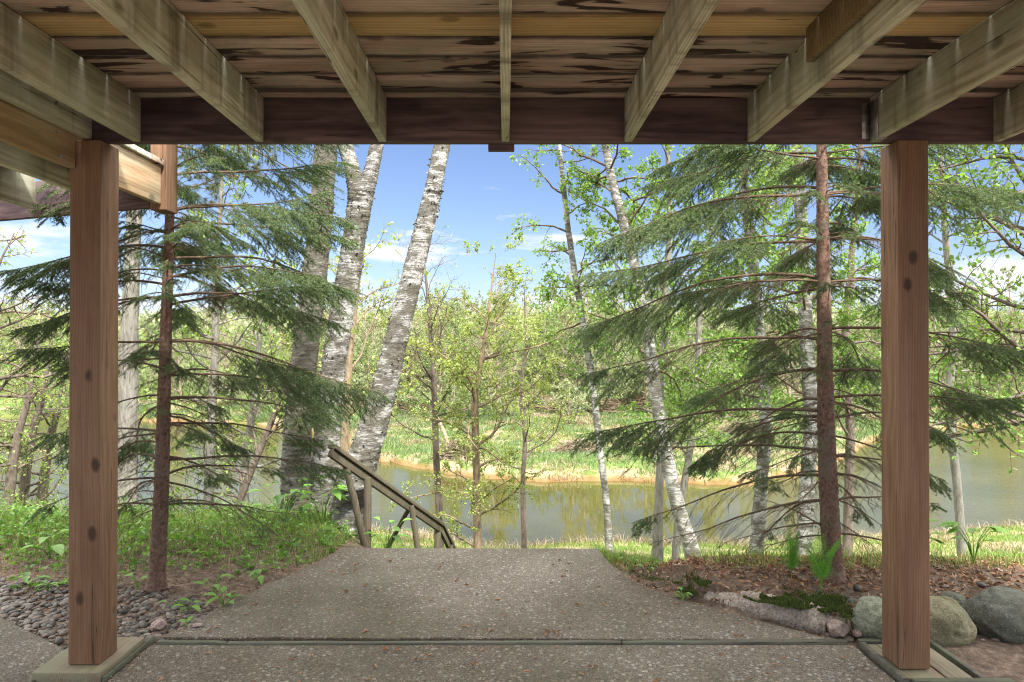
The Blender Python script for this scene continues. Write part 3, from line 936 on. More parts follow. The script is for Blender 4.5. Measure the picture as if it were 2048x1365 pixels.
rock('boulder', (2.05, 3.62, 0.07), (0.125, 0.11, 0.125), M['rock_green'], 'speckled green grey boulder half hidden behind the brown post', seed=3)
rock('boulder', (2.395, 3.64, 0.05), (0.185, 0.14, 0.13), M['rock_tan'], 'mossy tan boulder between the post and the dark boulder', seed=11, rz=-0.3)
rock('boulder', (2.85, 3.72, 0.05), (0.235, 0.18, 0.15), M['rock_dark'], 'large smooth dark grey boulder at the end of the rock row', seed=25, rz=0.2)
for i, (px, py, Y, r, mt, lb) in enumerate([
        (1660, 1242, 3.68, 0.04, 'rock_pink', 'small grey stone touching the end of the broken curb'),
        (1684, 1240, 3.66, 0.035, 'rock_tan', 'small angular tan stone behind the pink stone'),
        (1672, 1256, 3.60, 0.055, 'rock_pink', 'pinkish angular stone at the end of the broken curb'),
        (1700, 1204, 3.95, 0.04, 'rock_dark', 'small dark stone behind the speckled green boulder'),
        (1882, 1196, 4.02, 0.06, 'rock_dark', 'flat grey stone behind the mossy tan boulder'),
        (1905, 1204, 3.92, 0.07, 'rock_dark', 'rounded grey stone between the tan and dark boulders'),
        (1892, 1212, 3.86, 0.06, 'rock_tan', 'low olive stone leaning on the mossy tan boulder'),
        (2046, 1222, 3.95, 0.06, 'rock_pink', 'pale pink stone behind the dark grey boulder'),
        (1714, 1268, 3.58, 0.022, 'rock_pink', 'tiny pebble beside the speckled green boulder'),
        (319, 1250, 3.72, 0.045, 'rock_pink', 'purple brown angular stone lying among the pebbles'),
        ]):
    c = P(px, py, Y)
    rock('stone', c, (r * 1.15, r, r * 0.8), M[mt], lb, 'stone', seed=40 + i, sharp=0.72 if i in (0, 1, 2, 9) else 0.0, rz=i)

# broken concrete curb
a, b_ = G(1405, 1204)[:2] + np.array([0.02, 0.03]), G(1652, 1268)[:2] + np.array([0.02, 0.04])
mb = MB()
n = 60
L_ = np.linalg.norm(b_ - a)
dr = (b_ - a) / L_
nr = np.array([-dr[1], dr[0]])
if nr[1] < 0: nr = -nr
prof = [(0.0, -0.05), (0.0, 0.025), (0.012, 0.048), (0.035, 0.075), (0.075, 0.086), (0.13, 0.08), (0.15, 0.02), (0.15, -0.05)]
v = []
for q in range(n):
    t = q / (n - 1)
    base = a + dr * L_ * t
    hs = 0.55 + 0.5 * smooth(t / 0.5) - 0.25 * smooth((t - 0.93) / 0.07)
    for k_, (o_, h_) in enumerate(prof):
        j1, j2 = rng.normal(0, 0.005, 2)
        p2 = base + nr * (o_ + j1 + 0.01 * vnoise(t * 14, k_ * 1.0, 3)) + dr * (0.02 * vnoise(k_ * 2.0, 1.0, 5) if q in (0, n - 1) else 0)
        v.append((p2[0], p2[1], h_ * (hs if h_ > 0 else 1) + (j2 + 0.02 * vnoise(t * 18, k_ * 1.3, 6) if h_ > 0 else 0)))
K = len(prof)
f = [(q * K + k_, (q + 1) * K + k_, (q + 1) * K + (k_ + 1) % K, q * K + (k_ + 1) % K) for q in range(n - 1) for k_ in range(K)]
mb.add(v, f)
mb.add(v[:K] + [tuple(np.mean(v[:K], axis=0))], [((k_ + 1) % K, k_, K) for k_ in range(K)])
mb.add(v[-K:] + [tuple(np.mean(v[-K:], axis=0))], [(k_, (k_ + 1) % K, K) for k_ in range(K)])
tag(mb.build('concrete_curb', M['curb']), 'rough broken concrete curb with mossy top along the slab edge', 'curb')


def inpoly(x, y, poly):
    poly = np.asarray(poly)
    c = np.zeros(len(x), bool)
    j = len(poly) - 1
    for i in range(len(poly)):
        xi, yi, xj, yj_ = poly[i][0], poly[i][1], poly[j][0], poly[j][1]
        hit = ((yi > y) != (yj_ > y)) & (x < (xj - xi) * (y - yi) / (yj_ - yi + 1e-12) + xi)
        c ^= hit
        j = i
    return c


def scatter_pebbles(poly, N, rmin, rmax, name, label, z_extra=0.0, fade=None):
    poly = np.array(poly)
    x = rng.uniform(poly[:, 0].min(), poly[:, 0].max(), N * 3)
    y = rng.uniform(poly[:, 1].min(), poly[:, 1].max(), N * 3)
    k = inpoly(x, y, poly)
    x, y = x[k][:N], y[k][:N]
    if fade is not None:
        kk = rng.random(len(x)) < fade(x, y)
        x, y = x[kk], y[kk]
    z = hgt(x, y)
    v0, f0 = ICO[2]
    mb = MB()
    for i in range(len(x)):
        r = rmin + (rmax - rmin) * rng.random() ** 2.2
        sc = np.array([r * rng.uniform(0.9, 1.5), r * rng.uniform(0.7, 1.1), r * rng.uniform(0.4, 0.65)])
        v = v0 * (1 + 0.16 * n3(v0, 1.4, i % 97))[:, None] * sc
        th = rng.random() * pi
        tl = rng.normal(0, 0.25)
        v = np.stack([v[:, 0], v[:, 1] * cos(tl) - v[:, 2] * sin(tl), v[:, 1] * sin(tl) + v[:, 2] * cos(tl)], -1)
        v = np.stack([v[:, 0] * cos(th) - v[:, 1] * sin(th), v[:, 0] * sin(th) + v[:, 1] * cos(th), v[:, 2]], -1)
        mb.add(v + np.array([x[i], y[i], z[i] + sc[2] * rng.uniform(0.0, 0.75) + z_extra]), f0)
    return tag(mb.build(name, M['pebble'], smooth=True), label, None, None, 'stuff')


scatter_pebbles([(-2.33, 3.48), (-1.95, 3.52), (-1.86, 3.58), (-1.72, 4.02), (-2.0, 4.22), (-2.5, 4.35), (-3.4, 4.5), (-3.9, 4.5), (-3.1, 3.93)], 2300, 0.007, 0.028,
                'gravel', 'rounded grey and pink river pebbles beside the slab', fade=lambda x, y: np.clip(1.25 - np.clip(y - 3.95, 0, 1) * 1.6, 0.1, 1))
scatter_pebbles([(1.7, 3.56), (2.3, 3.56), (2.9, 3.5), (3.6, 3.6), (3.6, 4.0), (2.4, 4.1), (1.9, 3.95)], 170, 0.008, 0.028,
                'gravel', 'small stones scattered in the soil around the boulders')


# ------------------------------------------------------------------ ground cover
def on_ground(x, y):
    return np.stack([x, y, hgt(x, y)], -1)


def blades(mb, p, hgt_, wd, lean=0.35, m=0, seg=2):
    """grass blades: quad + triangle, bent"""
    N = len(p)
    th = rng.random(N) * 2 * pi
    ld = np.stack([np.cos(th), np.sin(th), np.zeros(N)], -1)
    h = (np.ones(N) * hgt_)[:, None] * (0.6 + 0.8 * rng.random(N))[:, None]
    wv = (np.ones(N) * wd)[:, None]
    ph = rng.random(N) * 2 * pi
    sd = np.stack([np.cos(ph), np.sin(ph), np.zeros(N)], -1)
    ln = (rng.random(N) * lean * 2)[:, None]
    up_ = np.array([0, 0, 1.0])
    m1 = p + up_ * h * 0.55 + ld * h * ln * 0.25
    tp = p + up_ * h * (1 - 0.25 * ln) + ld * h * ln
    v = np.stack([p - sd * wv / 2, p + sd * wv / 2, m1 + sd * wv * 0.4, m1 - sd * wv * 0.4, tp], 1).reshape(-1, 3)
    b_ = np.arange(N)[:, None] * 5
    mb.add(v, b_ + np.array([0, 1, 2, 3]), m)
    k = mb.n - len(v)
    mb.f3.append((b_ + np.array([3, 2, 4])) + k)
    mb.m3.append(np.full(N, m))


def region(N, x0, x1, y0, y1, ok=None):
    x, y = rng.uniform(x0, x1, N), rng.uniform(y0, y1, N)
    if ok is not None:
        k = ok(x, y)
        x, y = x[k], y[k]
    return x, y


up_poly = np.array(up)


def left_edge(y):
    ly = np.array([p[1] for p in Lp]); lx = np.array([p[0] for p in Lp])
    return np.interp(y, ly, lx)


def right_edge(y):
    ry = np.array([p[1] for p in Rp[::-1]]); rx = np.array([p[0] for p in Rp[::-1]])
    return np.interp(y, ry, rx)


# tall meadow grass on the near left bank
mb = MB()
x, y = region(75000, -8, -1.15, 4.1, 7.0, lambda x, y: (x < left_edge(y) - 0.03) & (rng.random(len(x)) < np.clip((y - 4.5) * 0.6, 0.03, 0.5) * (0.45 + 1.1 * np.clip(vnoise(x * 2.2, y * 2.2, 31) + 0.5, 0, 1))) & (np.hypot(x + 2.25, y - 4.25) > 0.35) & (y - 4.6 > (-2.2 - x) * -0.15))
blades(mb, on_ground(x, y), np.interp(y, [4.2, 5.2, 7], [0.05, 0.09, 0.12]) * (1 + 1.3 * (rng.random(len(x)) < 0.06)), 0.005, 0.75)
tag(mb.build('grass', M['grass']), 'tall fresh green grass growing on the near bank crest', None, None, 'stuff')

mb = MB()
x, y = region(5600, -7.5, -1.2, 4.25, 6.7, lambda x, y: (x < left_edge(y) - 0.05) & (np.hypot(x + 2.25, y - 4.25) > 0.3) & (rng.random(len(x)) < np.clip((y - 4.3) * 0.8, 0.1, 0.8) * (0.3 + 1.4 * np.clip(vnoise(x * 1.9, y * 1.9, 91) + 0.5, 0, 1))))
p = on_ground(x, y)
st_h = (0.02 + 0.2 * rng.random(len(p)) ** 2.2) * np.interp(p[:, 1], [4.3, 5.2], [0.45, 1])
tp = p + np.stack([rng.normal(0, 0.03, len(p)), rng.normal(0, 0.03, len(p)), st_h], -1)
mb.twigs(p, tp, 0.0012)
for q in range(4):
    th = rng.random(len(p)) * 2 * pi
    dd = np.stack([np.cos(th), np.sin(th), rng.uniform(-0.1, 0.6, len(p))], -1)
    pp = p + (tp - p) * (0.55 + 0.45 * rng.random(len(p)))[:, None]
    mb.leaves(pp, dd, rng.uniform(0.02, 0.055, len(p)), 1, 0.55, 0.1)
tag(mb.build('undergrowth', [M['forb'], M['forb']]), 'low leafy herbs growing through the grass on the near bank', None, None, 'stuff')

# litter of needles and dead leaves
mb = MB()
x, y = region(26000, -6.5, -1.2, 3.55, 6.6, lambda x, y: (x < left_edge(y) - 0.01) & (y > 4.0 + 0.25 * (vnoise(x * 3, y * 3, 3))))
mb.leaves(on_ground(x, y) + np.array([0, 0, 0.004]), np.stack([rng.normal(size=len(x)), rng.normal(size=len(x)), rng.normal(0, 0.25, len(x))], -1), rng.uniform(0.008, 0.035, len(x)), 0, 0.22, 0.05)
x, y = region(30000, 0.7, 7.0, 3.55, 5.8, lambda x, y: (x > right_edge(y) + 0.02) & (y > 3.8 + 0.5 * (1.75 - np.minimum(x, 1.75))) & (y > 3.8 + 0.2 * vnoise(x * 3, y * 3, 12)))
mb.leaves(on_ground(x, y) + np.array([0, 0, 0.008]), np.stack([rng.normal(size=len(x)), rng.normal(size=len(x)), rng.normal(0.1, 0.35, len(x))], -1), rng.uniform(0.012, 0.05, len(x)), 0, 0.35, 0.15)
tag(mb.build('litter', M['litter']), 'dead leaves and needles covering the soil beside the slabs', None, None, 'stuff')

# moss along the edge of the slab and on the curb
mb = MB()
N = 60000
t = rng.random(N)
mp = np.array([G(a, b_, 0.09)[:2] for a, b_ in [(1212, 1128), (1256, 1158), (1320, 1172), (1400, 1180), (1480, 1193), (1560, 1208), (1640, 1222), (1690, 1228)]])
ex = np.interp(t, np.linspace(0, 1, 8), mp[:, 0])
ey = np.interp(t, np.linspace(0, 1, 8), mp[:, 1])
off = rng.normal(0.03, 0.08, N)
x, y = ex + off * 0.4 + rng.normal(0, 0.02, N), ey + off
k = (x > right_edge(y) + 0.012) & (vnoise(x * 5, y * 5, 44) + 0.7 * vnoise(x * 19, y * 19, 45) > 0.02)
x, y = x[k], y[k]
p = on_ground(x, y)
p[:, 2] = np.maximum(p[:, 2], np.where(x > 1.2, 0.08, 0.02)) + 0.008 + 0.022 * (vnoise(x * 12, y * 12, 8) + 0.5)
mb.leaves(p, np.stack([rng.normal(0, 0.6, len(x)), rng.normal(0, 0.6, len(x)), np.ones(len(x))], -1), rng.uniform(0.009, 0.02, len(x)), 0, 0.45, 0.1)
tag(mb.build('moss', M['moss']), 'dark green moss cushions along the slab edge above the curb', None, None, 'stuff')

# small grass at the right slab edge and slope top
mb = MB()
x, y = region(5200, 0.66, 1.15, 4.5, 5.6, lambda x, y: (x > right_edge(y) + 0.0) & (rng.random(len(x)) < np.clip((y - 4.6) * 1.4, 0.02, 0.6)))
blades(mb, on_ground(x, y), 0.085, 0.004, 0.6)
x, y = region(2200, 1.4, 6.0, 4.3, 5.0, None)
blades(mb, on_ground(x, y), 0.09, 0.005, 0.5)
tag(mb.build('grass', M['grass']), 'thin grass tufts behind the far corner of the flared slab', None, None, 'stuff')

# lower turf towards the river on this side
mb = MB()
x, y = region(150000, -16, 26, 8.5, 24.5, lambda x, y: (y < near_shore(x) + 0.2) & (rng.random(len(x)) < 0.5 + 0.5 * (vnoise(x * 0.9, y * 0.9, 17) + 0.5)) & (np.abs(x) < y * 0.85))
blades(mb, on_ground(x, y), 0.11, 0.02, 0.5)
tag(mb.build('grass', M['grass']), 'short bright turf on the low ground this side of the river', None, None, 'stuff')
mb = MB()
x, y = region(26000, -16, 26, 18, 25.5, lambda x, y: (np.abs(y - near_shore(x) + 0.25) < 0.5) & (rng.random(len(x)) < 0.9) | ((vnoise(x * 0.7, y * 0.7, 55) > 0.2) & (y < near_shore(x))))
blades(mb, on_ground(x, y), 0.28, 0.02, 0.8)
tag(mb.build('dry_grass', M['dry_grass']), 'dry straw coloured grass along the near water edge', None, None, 'stuff')

# far bank grass
mb = MB()
x, y = region(260000, -46, 46, 31, 66, lambda x, y: (y > far_shore(x) + 0.5) & (y < far_shore(x) + 24) & (np.abs(x) < y * 0.84) & (vnoise(x * 0.33, y * 0.5, 61) + 0.5 * vnoise(x, y, 62) < 0.16))
blades(mb, on_ground(x, y), np.interp(y, [31, 60], [0.2, 0.32]) * (0.4 + 1.3 * np.clip(vnoise(x * 0.8, y * 0.8, 84) + 0.5, 0, 1)), np.interp(y, [31, 60], [0.025, 0.045]), 0.8)
tag(mb.build('grass', M['far_grass']), 'fresh green grass across the flat bank beyond the river', None, None, 'stuff')
mb = MB()
x, y = region(140000, -46, 46, 31, 66, lambda x, y: (y > far_shore(x) + 0.05) & (y < far_shore(x) + 22) & (np.abs(x) < y * 0.84) & ((y < far_shore(x) + 0.55 + 1.4 * vnoise(x * 0.6, x * 0, 3)) | (vnoise(x * 0.33, y * 0.5, 61) + 0.5 * vnoise(x, y, 62) > 0.13)))
k = (y > far_shore(x) + 1.0) | (vnoise(x * 0.7, x * 0 + 1, 81) + 0.5 * vnoise(x * 2.1, x * 0, 82) > -0.12)
x, y = x[k], y[k]
blades(mb, on_ground(x, y), 0.24 * (0.6 + 1.2 * np.clip(vnoise(x * 1.3, y * 1.3, 83) + 0.5, 0, 1)), 0.035, 1.3)
tag(mb.build('dry_grass', M['dry_grass']), 'matted tan dry grass edging the far waterline', None, None, 'stuff')


# ------------------------------------------------------------------ small plants
def leafy_plant(px, py, zoff, h, nl, size, label, group=None, broad=0.55):
    g = G(px, py, zoff)
    z0 = float(hgt(g[0], g[1]))
    root = empty('leafy_plant', (g[0], g[1], z0), label, 'plant', group)
    mb, ml = MB(), MB()
    for q in range(nl):
        th = rng.random() * 2 * pi
        hh = h * rng.uniform(0.45, 1.0)
        rad = h * rng.uniform(0.15, 0.5)
        tip = np.array([cos(th) * rad, sin(th) * rad, hh])
        mb.tube([(0, 0, 0), tip * np.array([0.35, 0.35, 0.6]), tip], [0.003, 0.0025, 0.0018], 5)
        d = np.array([cos(th), sin(th), rng.uniform(-0.2, 0.5)])
        d /= np.linalg.norm(d)
        u = np.cross(d, [0, 0, 1]); u /= np.linalg.norm(u)
        w = np.cross(u, d)
        s_ = size * rng.uniform(0.7, 1.2)
        prof = [(0, 0), (0.12, 0.6), (0.35, 1.0), (0.6, 0.85), (0.85, 0.4), (1.0, 0.0)]
        vv = []
        for (a_, b2) in prof:
            c0 = tip + d * s_ * a_ - np.array([0, 0, 1]) * s_ * 0.25 * a_ * a_
            vv += [c0 - u * s_ * broad / 2 * b2 + w * s_ * 0.12 * b2, c0, c0 + u * s_ * broad / 2 * b2 + w * s_ * 0.12 * b2]
        f = []
        for a_ in range(len(prof) - 1):
            f += [(3 * a_, 3 * a_ + 1, 3 * a_ + 4, 3 * a_ + 3), (3 * a_ + 1, 3 * a_ + 2, 3 * a_ + 5, 3 * a_ + 4)]
        ml.add(vv, f)
    mb.build('stem', M['forb'], root)
    ml.build('leaves', M['forb'], root, smooth=True)
    return root


for (px, py, h, nl, s_, lb) in [
        (345, 1208, 0.07, 3, 0.07, 'young plant with three upright leaves at the edge of the pebbles'),
        (378, 1214, 0.07, 4, 0.07, 'broad leaved seedling nearest the slab edge above the pebbles'),
        (372, 1246, 0.025, 2, 0.06, 'flat two leaved seedling touching the corner of the flared slab'),
        (446, 1205, 0.10, 8, 0.08, 'bushy bright green seedling leaning over the slab edge'),
        (428, 1182, 0.12, 6, 0.08, 'leafy seedling just behind the bushy one at the slab edge'),
        (520, 1160, 0.11, 6, 0.07, 'pale leaved herb by the middle of the slab edge'),
        (275, 1172, 0.12, 4, 0.08, 'narrow leaved plant between the post and the spruce trunk'),
        (60, 1172, 0.10, 6, 0.09, 'pale leaved herb at the upper rim of the pebbles'),
        (95, 1180, 0.08, 5, 0.07, 'small herb with drooping leaves beside the pebbles near the post'),
        (100, 1120, 0.2, 7, 0.13, 'broad upright leaf rosette standing in the tall grass'),
        (1366, 1200, 0.08, 8, 0.05, 'small bright seedling growing at the start of the broken curb'),
        (1260, 1140, 0.12, 5, 0.05, 'small herb growing in the corner by the far slab end'),
        (1300, 1152, 0.10, 6, 0.04, 'little herb on the moss behind the slab edge'),
        ]:
    leafy_plant(px, py, 0.0, h, nl, s_, lb)
for (x, y, lb) in [(-1.62, 5.75, 'large leaved shrub sprouting in front of the leaning birch'), (-1.95, 5.7, 'large leaved sprout between the birch trunks'), (3.0, 4.75, 'leafy undergrowth plant behind the mossy tan boulder'), (3.35, 4.65, 'leafy undergrowth plant behind the dark grey boulder'), (-0.98, 5.4, 'small leafy sprout under the handrail')]:
    d = np.array([x, y, 0.0])
    z0 = float(hgt(x, y))
    pxx = CX + x / y * FPX
    pyy = 690 + (CAMZ - z0) / y * FPX
    leafy_plant(pxx, pyy, z0, 0.42 if y > 5.5 else 0.3, 12, 0.13 if y > 5.5 else 0.11, lb)


def fern(x, y, h, n, label, lean=0.5):
    z0 = float(hgt(x, y))
    root = empty('fern', (x, y, z0), label, 'fern')
    mb, ml = MB(), MB()
    for q in range(n):
        th = q / n * 2 * pi + rng.normal(0, 0.3)
        L = h * rng.uniform(0.75, 1.1)
        ts = np.linspace(0, 1, 16)
        rad = lean * L * ts ** 1.7
        pts = np.stack([np.cos(th) * rad, np.sin(th) * rad, L * (ts - 0.22 * ts ** 3)], -1)
        mb.tube(pts, np.linspace(0.003, 0.0008, 16), 4)
        side = np.array([-sin(th), cos(th), 0])
        for a_ in np.linspace(0.22, 0.99, 19):
            i = int(a_ * 15)
            c0 = pts[i] + (pts[min(i + 1, 15)] - pts[i]) * (a_ * 15 - i)
            wl = 0.3 * L * (1 - a_) ** 0.8 * min(1, a_ * 4) * 0.75 + 0.006
            tdir = pts[min(i + 1, 15)] - pts[max(i - 1, 0)]
            tdir /= np.linalg.norm(tdir)
            for sg in (-1, 1):
                d = side * sg + tdir * 0.45 + np.array([0, 0, -0.1])
                d /= np.linalg.norm(d)
                k_ = 7
                pp = np.array([c0 + d * wl * (z_ / k_) for z_ in range(k_)])
                mb.twigs([c0], [c0 + d * wl], 0.0006)
                for s2 in (-1, 1):
                    ml.leaves(pp, np.tile(tdir * s2 + d * 0.5, (k_, 1)), np.linspace(wl * 0.2, wl * 0.06, k_) + 0.0015, 0, 0.42, 0.05)
    mb.build('stem', M['fern'], root)
    ml.build('fronds', M['fern'], root)
    return root


g = P(1650, 1180, 3.95)
fern(float(g[0]), 4.0, 0.42, 8, 'bright green fern growing in front of the spruce trunk', 0.33)
g = P(1590, 1170, 4.1)
fern(float(g[0]), 4.15, 0.40, 6, 'thin half unrolled fern beside the larger bright fern', 0.15)


# ------------------------------------------------------------------ trees
def unit(v):
    return v / (np.linalg.norm(v) + 1e-9)


def at_path(path, t):
    f = t * (len(path) - 1)
    i = min(int(f), len(path) - 2)
    return path[i] + (path[i + 1] - path[i]) * (f - i)


def limb(mb, p0, d, L, r0, n=7, wander=0.18, grav=0.0, sides=5, m=0, rend=0.25):
    pts = [np.array(p0, float)]
    d = unit(np.array(d, float))
    for i in range(n):
        d = unit(d + rng.normal(0, wander, 3) + np.array([0, 0, grav]))
        pts.append(pts[-1] + d * L / n)
    pts = np.array(pts)
    mb.tube(pts, np.linspace(r0, r0 * rend, n + 1), sides, m, cap=False)
    return pts


def spruce(name, label, tpx, Y, zbase, r_base, top_z, whorls, reach, cam_cut, seed, group='young spruce trees framing the patio view', dens=1.0):
    """tpx: trunk as pixel points at distance Y; whorls: list of z heights"""
    global rng
    rng = np.random.default_rng(seed)
    pts = [P(px, py, Y) for px, py in tpx]
    pts = sorted(pts, key=lambda q: q[2])
    base = pts[0].copy()
    base[2] = zbase
    pts[0] = base
    d = unit(pts[-1] - pts[-2])
    top = pts[-1] + d * (top_z - pts[-1][2]) / d[2]
    path = spline(pts + [top], 60)
    H = path[-1][2] - zbase
    root = empty(name, base, label, 'spruce', group)
    O = base
    mt, mc, ml = MB(), MB(), MB()
    zz = path[:, 2]
    rad = r_base * np.clip(1 - (zz - zbase) / H, 0.03, 1) ** 0.85
    rad[:3] *= [1.35, 1.12, 1.03]
    path_f = spline(path, 220)
    radf = np.interp(path_f[:, 2], zz, rad)
    mt.tube(path_f - O, radf, 14, jit=0.03)

    def foliage(a, b, up=0.05):
        ml.needles(a, b, 680 * dens, 0.0145, 0.0026, 0, 0.75, up)

    for wi, wz in enumerate(whorls):
        fr = (wz - zbase) / H
        nb = rng.integers(5, 8)
        a0 = rng.random() * 2 * pi
        for q in range(nb + 2):
            small = q >= nb
            th = a0 + q / nb * 2 * pi + rng.normal(0, 0.18)
            zb = wz + rng.normal(0, 0.025) + (rng.uniform(-0.12, 0.12) if small else 0)
            p0 = at_path(path, float(np.interp(zb, zz, np.linspace(0, 1, len(zz)))))
            L = reach(fr, th) * rng.uniform(0.74, 1.12) * (0.55 if small else 1)
            toward = max(0.0, -sin(th))
            L *= 1 - cam_cut * toward ** 0.8
            if L < 0.12: continue
            el = np.interp(fr, [0, 0.25, 0.6, 1], [0.0, 0.1, 0.26, 0.7]) + rng.normal(0, 0.09)
            dd = np.array([cos(th) * cos(el), sin(th) * cos(el), sin(el)])
            n = 12
            pp = [p0.copy()]
            d_ = dd.copy()
            for i in range(n):
                t = i / n
                sag = -0.05 if t < 0.6 else 0.02
                d_ = unit(d_ + np.array([0, 0, sag * (1.25 - 0.7 * fr)]) + rng.normal(0, 0.05, 3))
                pp.append(pp[-1] + d_ * L / n)
            pp = np.array(pp)
            r0 = 0.0085 * (L / 1.3) ** 0.7 + 0.002
            mc.tube(pp - O, np.linspace(r0, r0 * 0.15, n + 1), 5, cap=False)
            # green starts further out on low branches
            g0 = np.interp(fr, [0, 0.1, 0.2, 0.35, 0.55, 1.0], [1.1, 0.95, 0.7, 0.46, 0.3, 0.12]) + rng.normal(0, 0.05)
            step = 0.031
            ns = int(L / step)
            hd = np.array([cos(th), sin(th), 0])
            sd0 = np.array([-sin(th), cos(th), 0])
            A, B, FA, FB, TA, TB = [], [], [], [], [], []
            for s_ in range(2, ns + 1):
                t = s_ / ns
                o = at_path(pp, t)
                tl = unit(at_path(pp, min(1, t + 0.05)) - at_path(pp, max(0, t - 0.05)))
                for sg in (-1, 1):
                    if rng.random() < 0.2: continue
                    sl = 0.5 * L * (1 - t) ** 0.6 * min(1.0, t * 2.2 + 0.3) * rng.uniform(0.5, 1.15) + 0.035
                    dead = t < g0
                    if dead:
                        if rng.random() < 0.45: continue
                        sl *= 0.8
                    dv = unit(tl * rng.uniform(0.75, 1.1) + sd0 * sg * rng.uniform(0.5, 0.95) + np.array([0, 0, rng.uniform(-0.6, -0.1)]))
                    k = 4
                    q0 = o
                    seg = []
                    for j in range(k):
                        dv = unit(dv + np.array([0, 0, -0.10]) + rng.normal(0, 0.06, 3))
                        q1 = q0 + dv * sl / k
                        seg.append((q0, q1))
                        q0 = q1
                    for j, (u0, u1) in enumerate(seg):
                        A.append(u0); B.append(u1)
                        live = (not dead and (j > 0 or t > g0 + 0.2)) or (dead and j == 3 and t > g0 - 0.12 and rng.random() < 0.4)
                        if live:
                            FA.append(u0); FB.append(u1)
                        # tertiary
                        nt_ = 2 if sl > 0.14 else 1
                        if sl > 0.07 and (live or rng.random() < 0.4):
                            for w in range(nt_):
                                for s3 in (-1, 1):
                                    if rng.random() < (0.25 if live else 0.6): continue
                                    ts = rng.random()
                                    b0 = u0 + (u1 - u0) * ts
                                    tln = sl * rng.uniform(0.18, 0.36) * (1 - j * 0.14) + 0.012
                                    sdv = unit(np.cross(dv, [0, 0, 1]))
                                    e = b0 + unit(dv * 0.9 + sdv * s3 * 0.75 + np.array([0, 0, rng.uniform(-0.35, 0.05)])) * tln
                                    TA.append(b0); TB.append(e)
                                    if live:
                                        FA.append(b0); FB.append(e)
            if A:
                mc.twigs(np.array(A) - O, np.array(B) - O, 0.0019)
            if TA:
                mc.twigs(np.array(TA) - O, np.array(TB) - O, 0.0011)
            if FA:
                foliage(np.array(FA) - O, np.array(FB) - O)
            if g0 < 0.95:
                i0 = int(max(g0, 0.15) * n)
                foliage(pp[i0:-1] - O, pp[i0 + 1:] - O)
    mt.build('trunk', M['spruce_bark'], root, smooth=True)
    mc.build('branches', M['twig'], root)
    ml.build('crown', M['needle'], root)
    return root


def zpx(py, Y):
    return float(P(1000, py, Y)[2])


YR = 4.15
spruce('spruce_tree', 'tall young spruce with reddish trunk behind the boulders and fern',
       [(1668, 1178), (1656, 960), (1650, 740), (1646, 480), (1643, 290)], YR, 0.08, 0.063, 5.0,
       [zpx(py, YR) for py in (1050, 1000, 950, 905, 860, 808, 740, 668, 568, 485, 392, 310, 230, 150, 60, -40)],
       lambda fr, th: (1.62 if cos(th) < 0 else 1.5) * np.interp(fr, [0, 0.08, 0.2, 0.4, 0.7, 1], [0.3, 0.55, 0.95, 1.0, 0.72, 0.12]), 0.85, 21)
YL = 4.3
spruce('spruce_tree', 'dark young spruce with slim reddish trunk rising from the pebbles',
       [(312, 1180), (322, 1000), (328, 800), (334, 600), (340, 420)], YL, 0.0, 0.053, 4.7,
       [zpx(py, YL) for py in (1010, 960, 915, 860, 800, 745, 680, 600, 560, 510, 470, 425, 350, 270, 190, 100)],
       lambda fr, th: (1.42 if cos(th) > 0 else 1.25) * np.interp(fr, [0, 0.08, 0.2, 0.4, 0.7, 1], [0.3, 0.55, 0.9, 1.0, 0.75, 0.12]), 0.85, 33)


def trunk_mesh(mt, path, r, O, sides=20, rings=160, jit=0.03, flare=1.35, lumps=0.05, m=0):
    pf = spline(path, rings)
    t = np.linspace(0, 1, rings)
    rr = np.interp(t, np.linspace(0, 1, len(r)), r)
    rr = rr * (1 + (flare - 1) * np.exp(-t * rings / 8.0))
    rr = rr * (1 + lumps * vnoise(t * 30, t * 0, int(abs(path[0][0]) * 100)))
    mt.tube(pf - O, rr, sides, m, jit=jit)
    return pf


# the three big birches on the left bank
Yb = 6.15


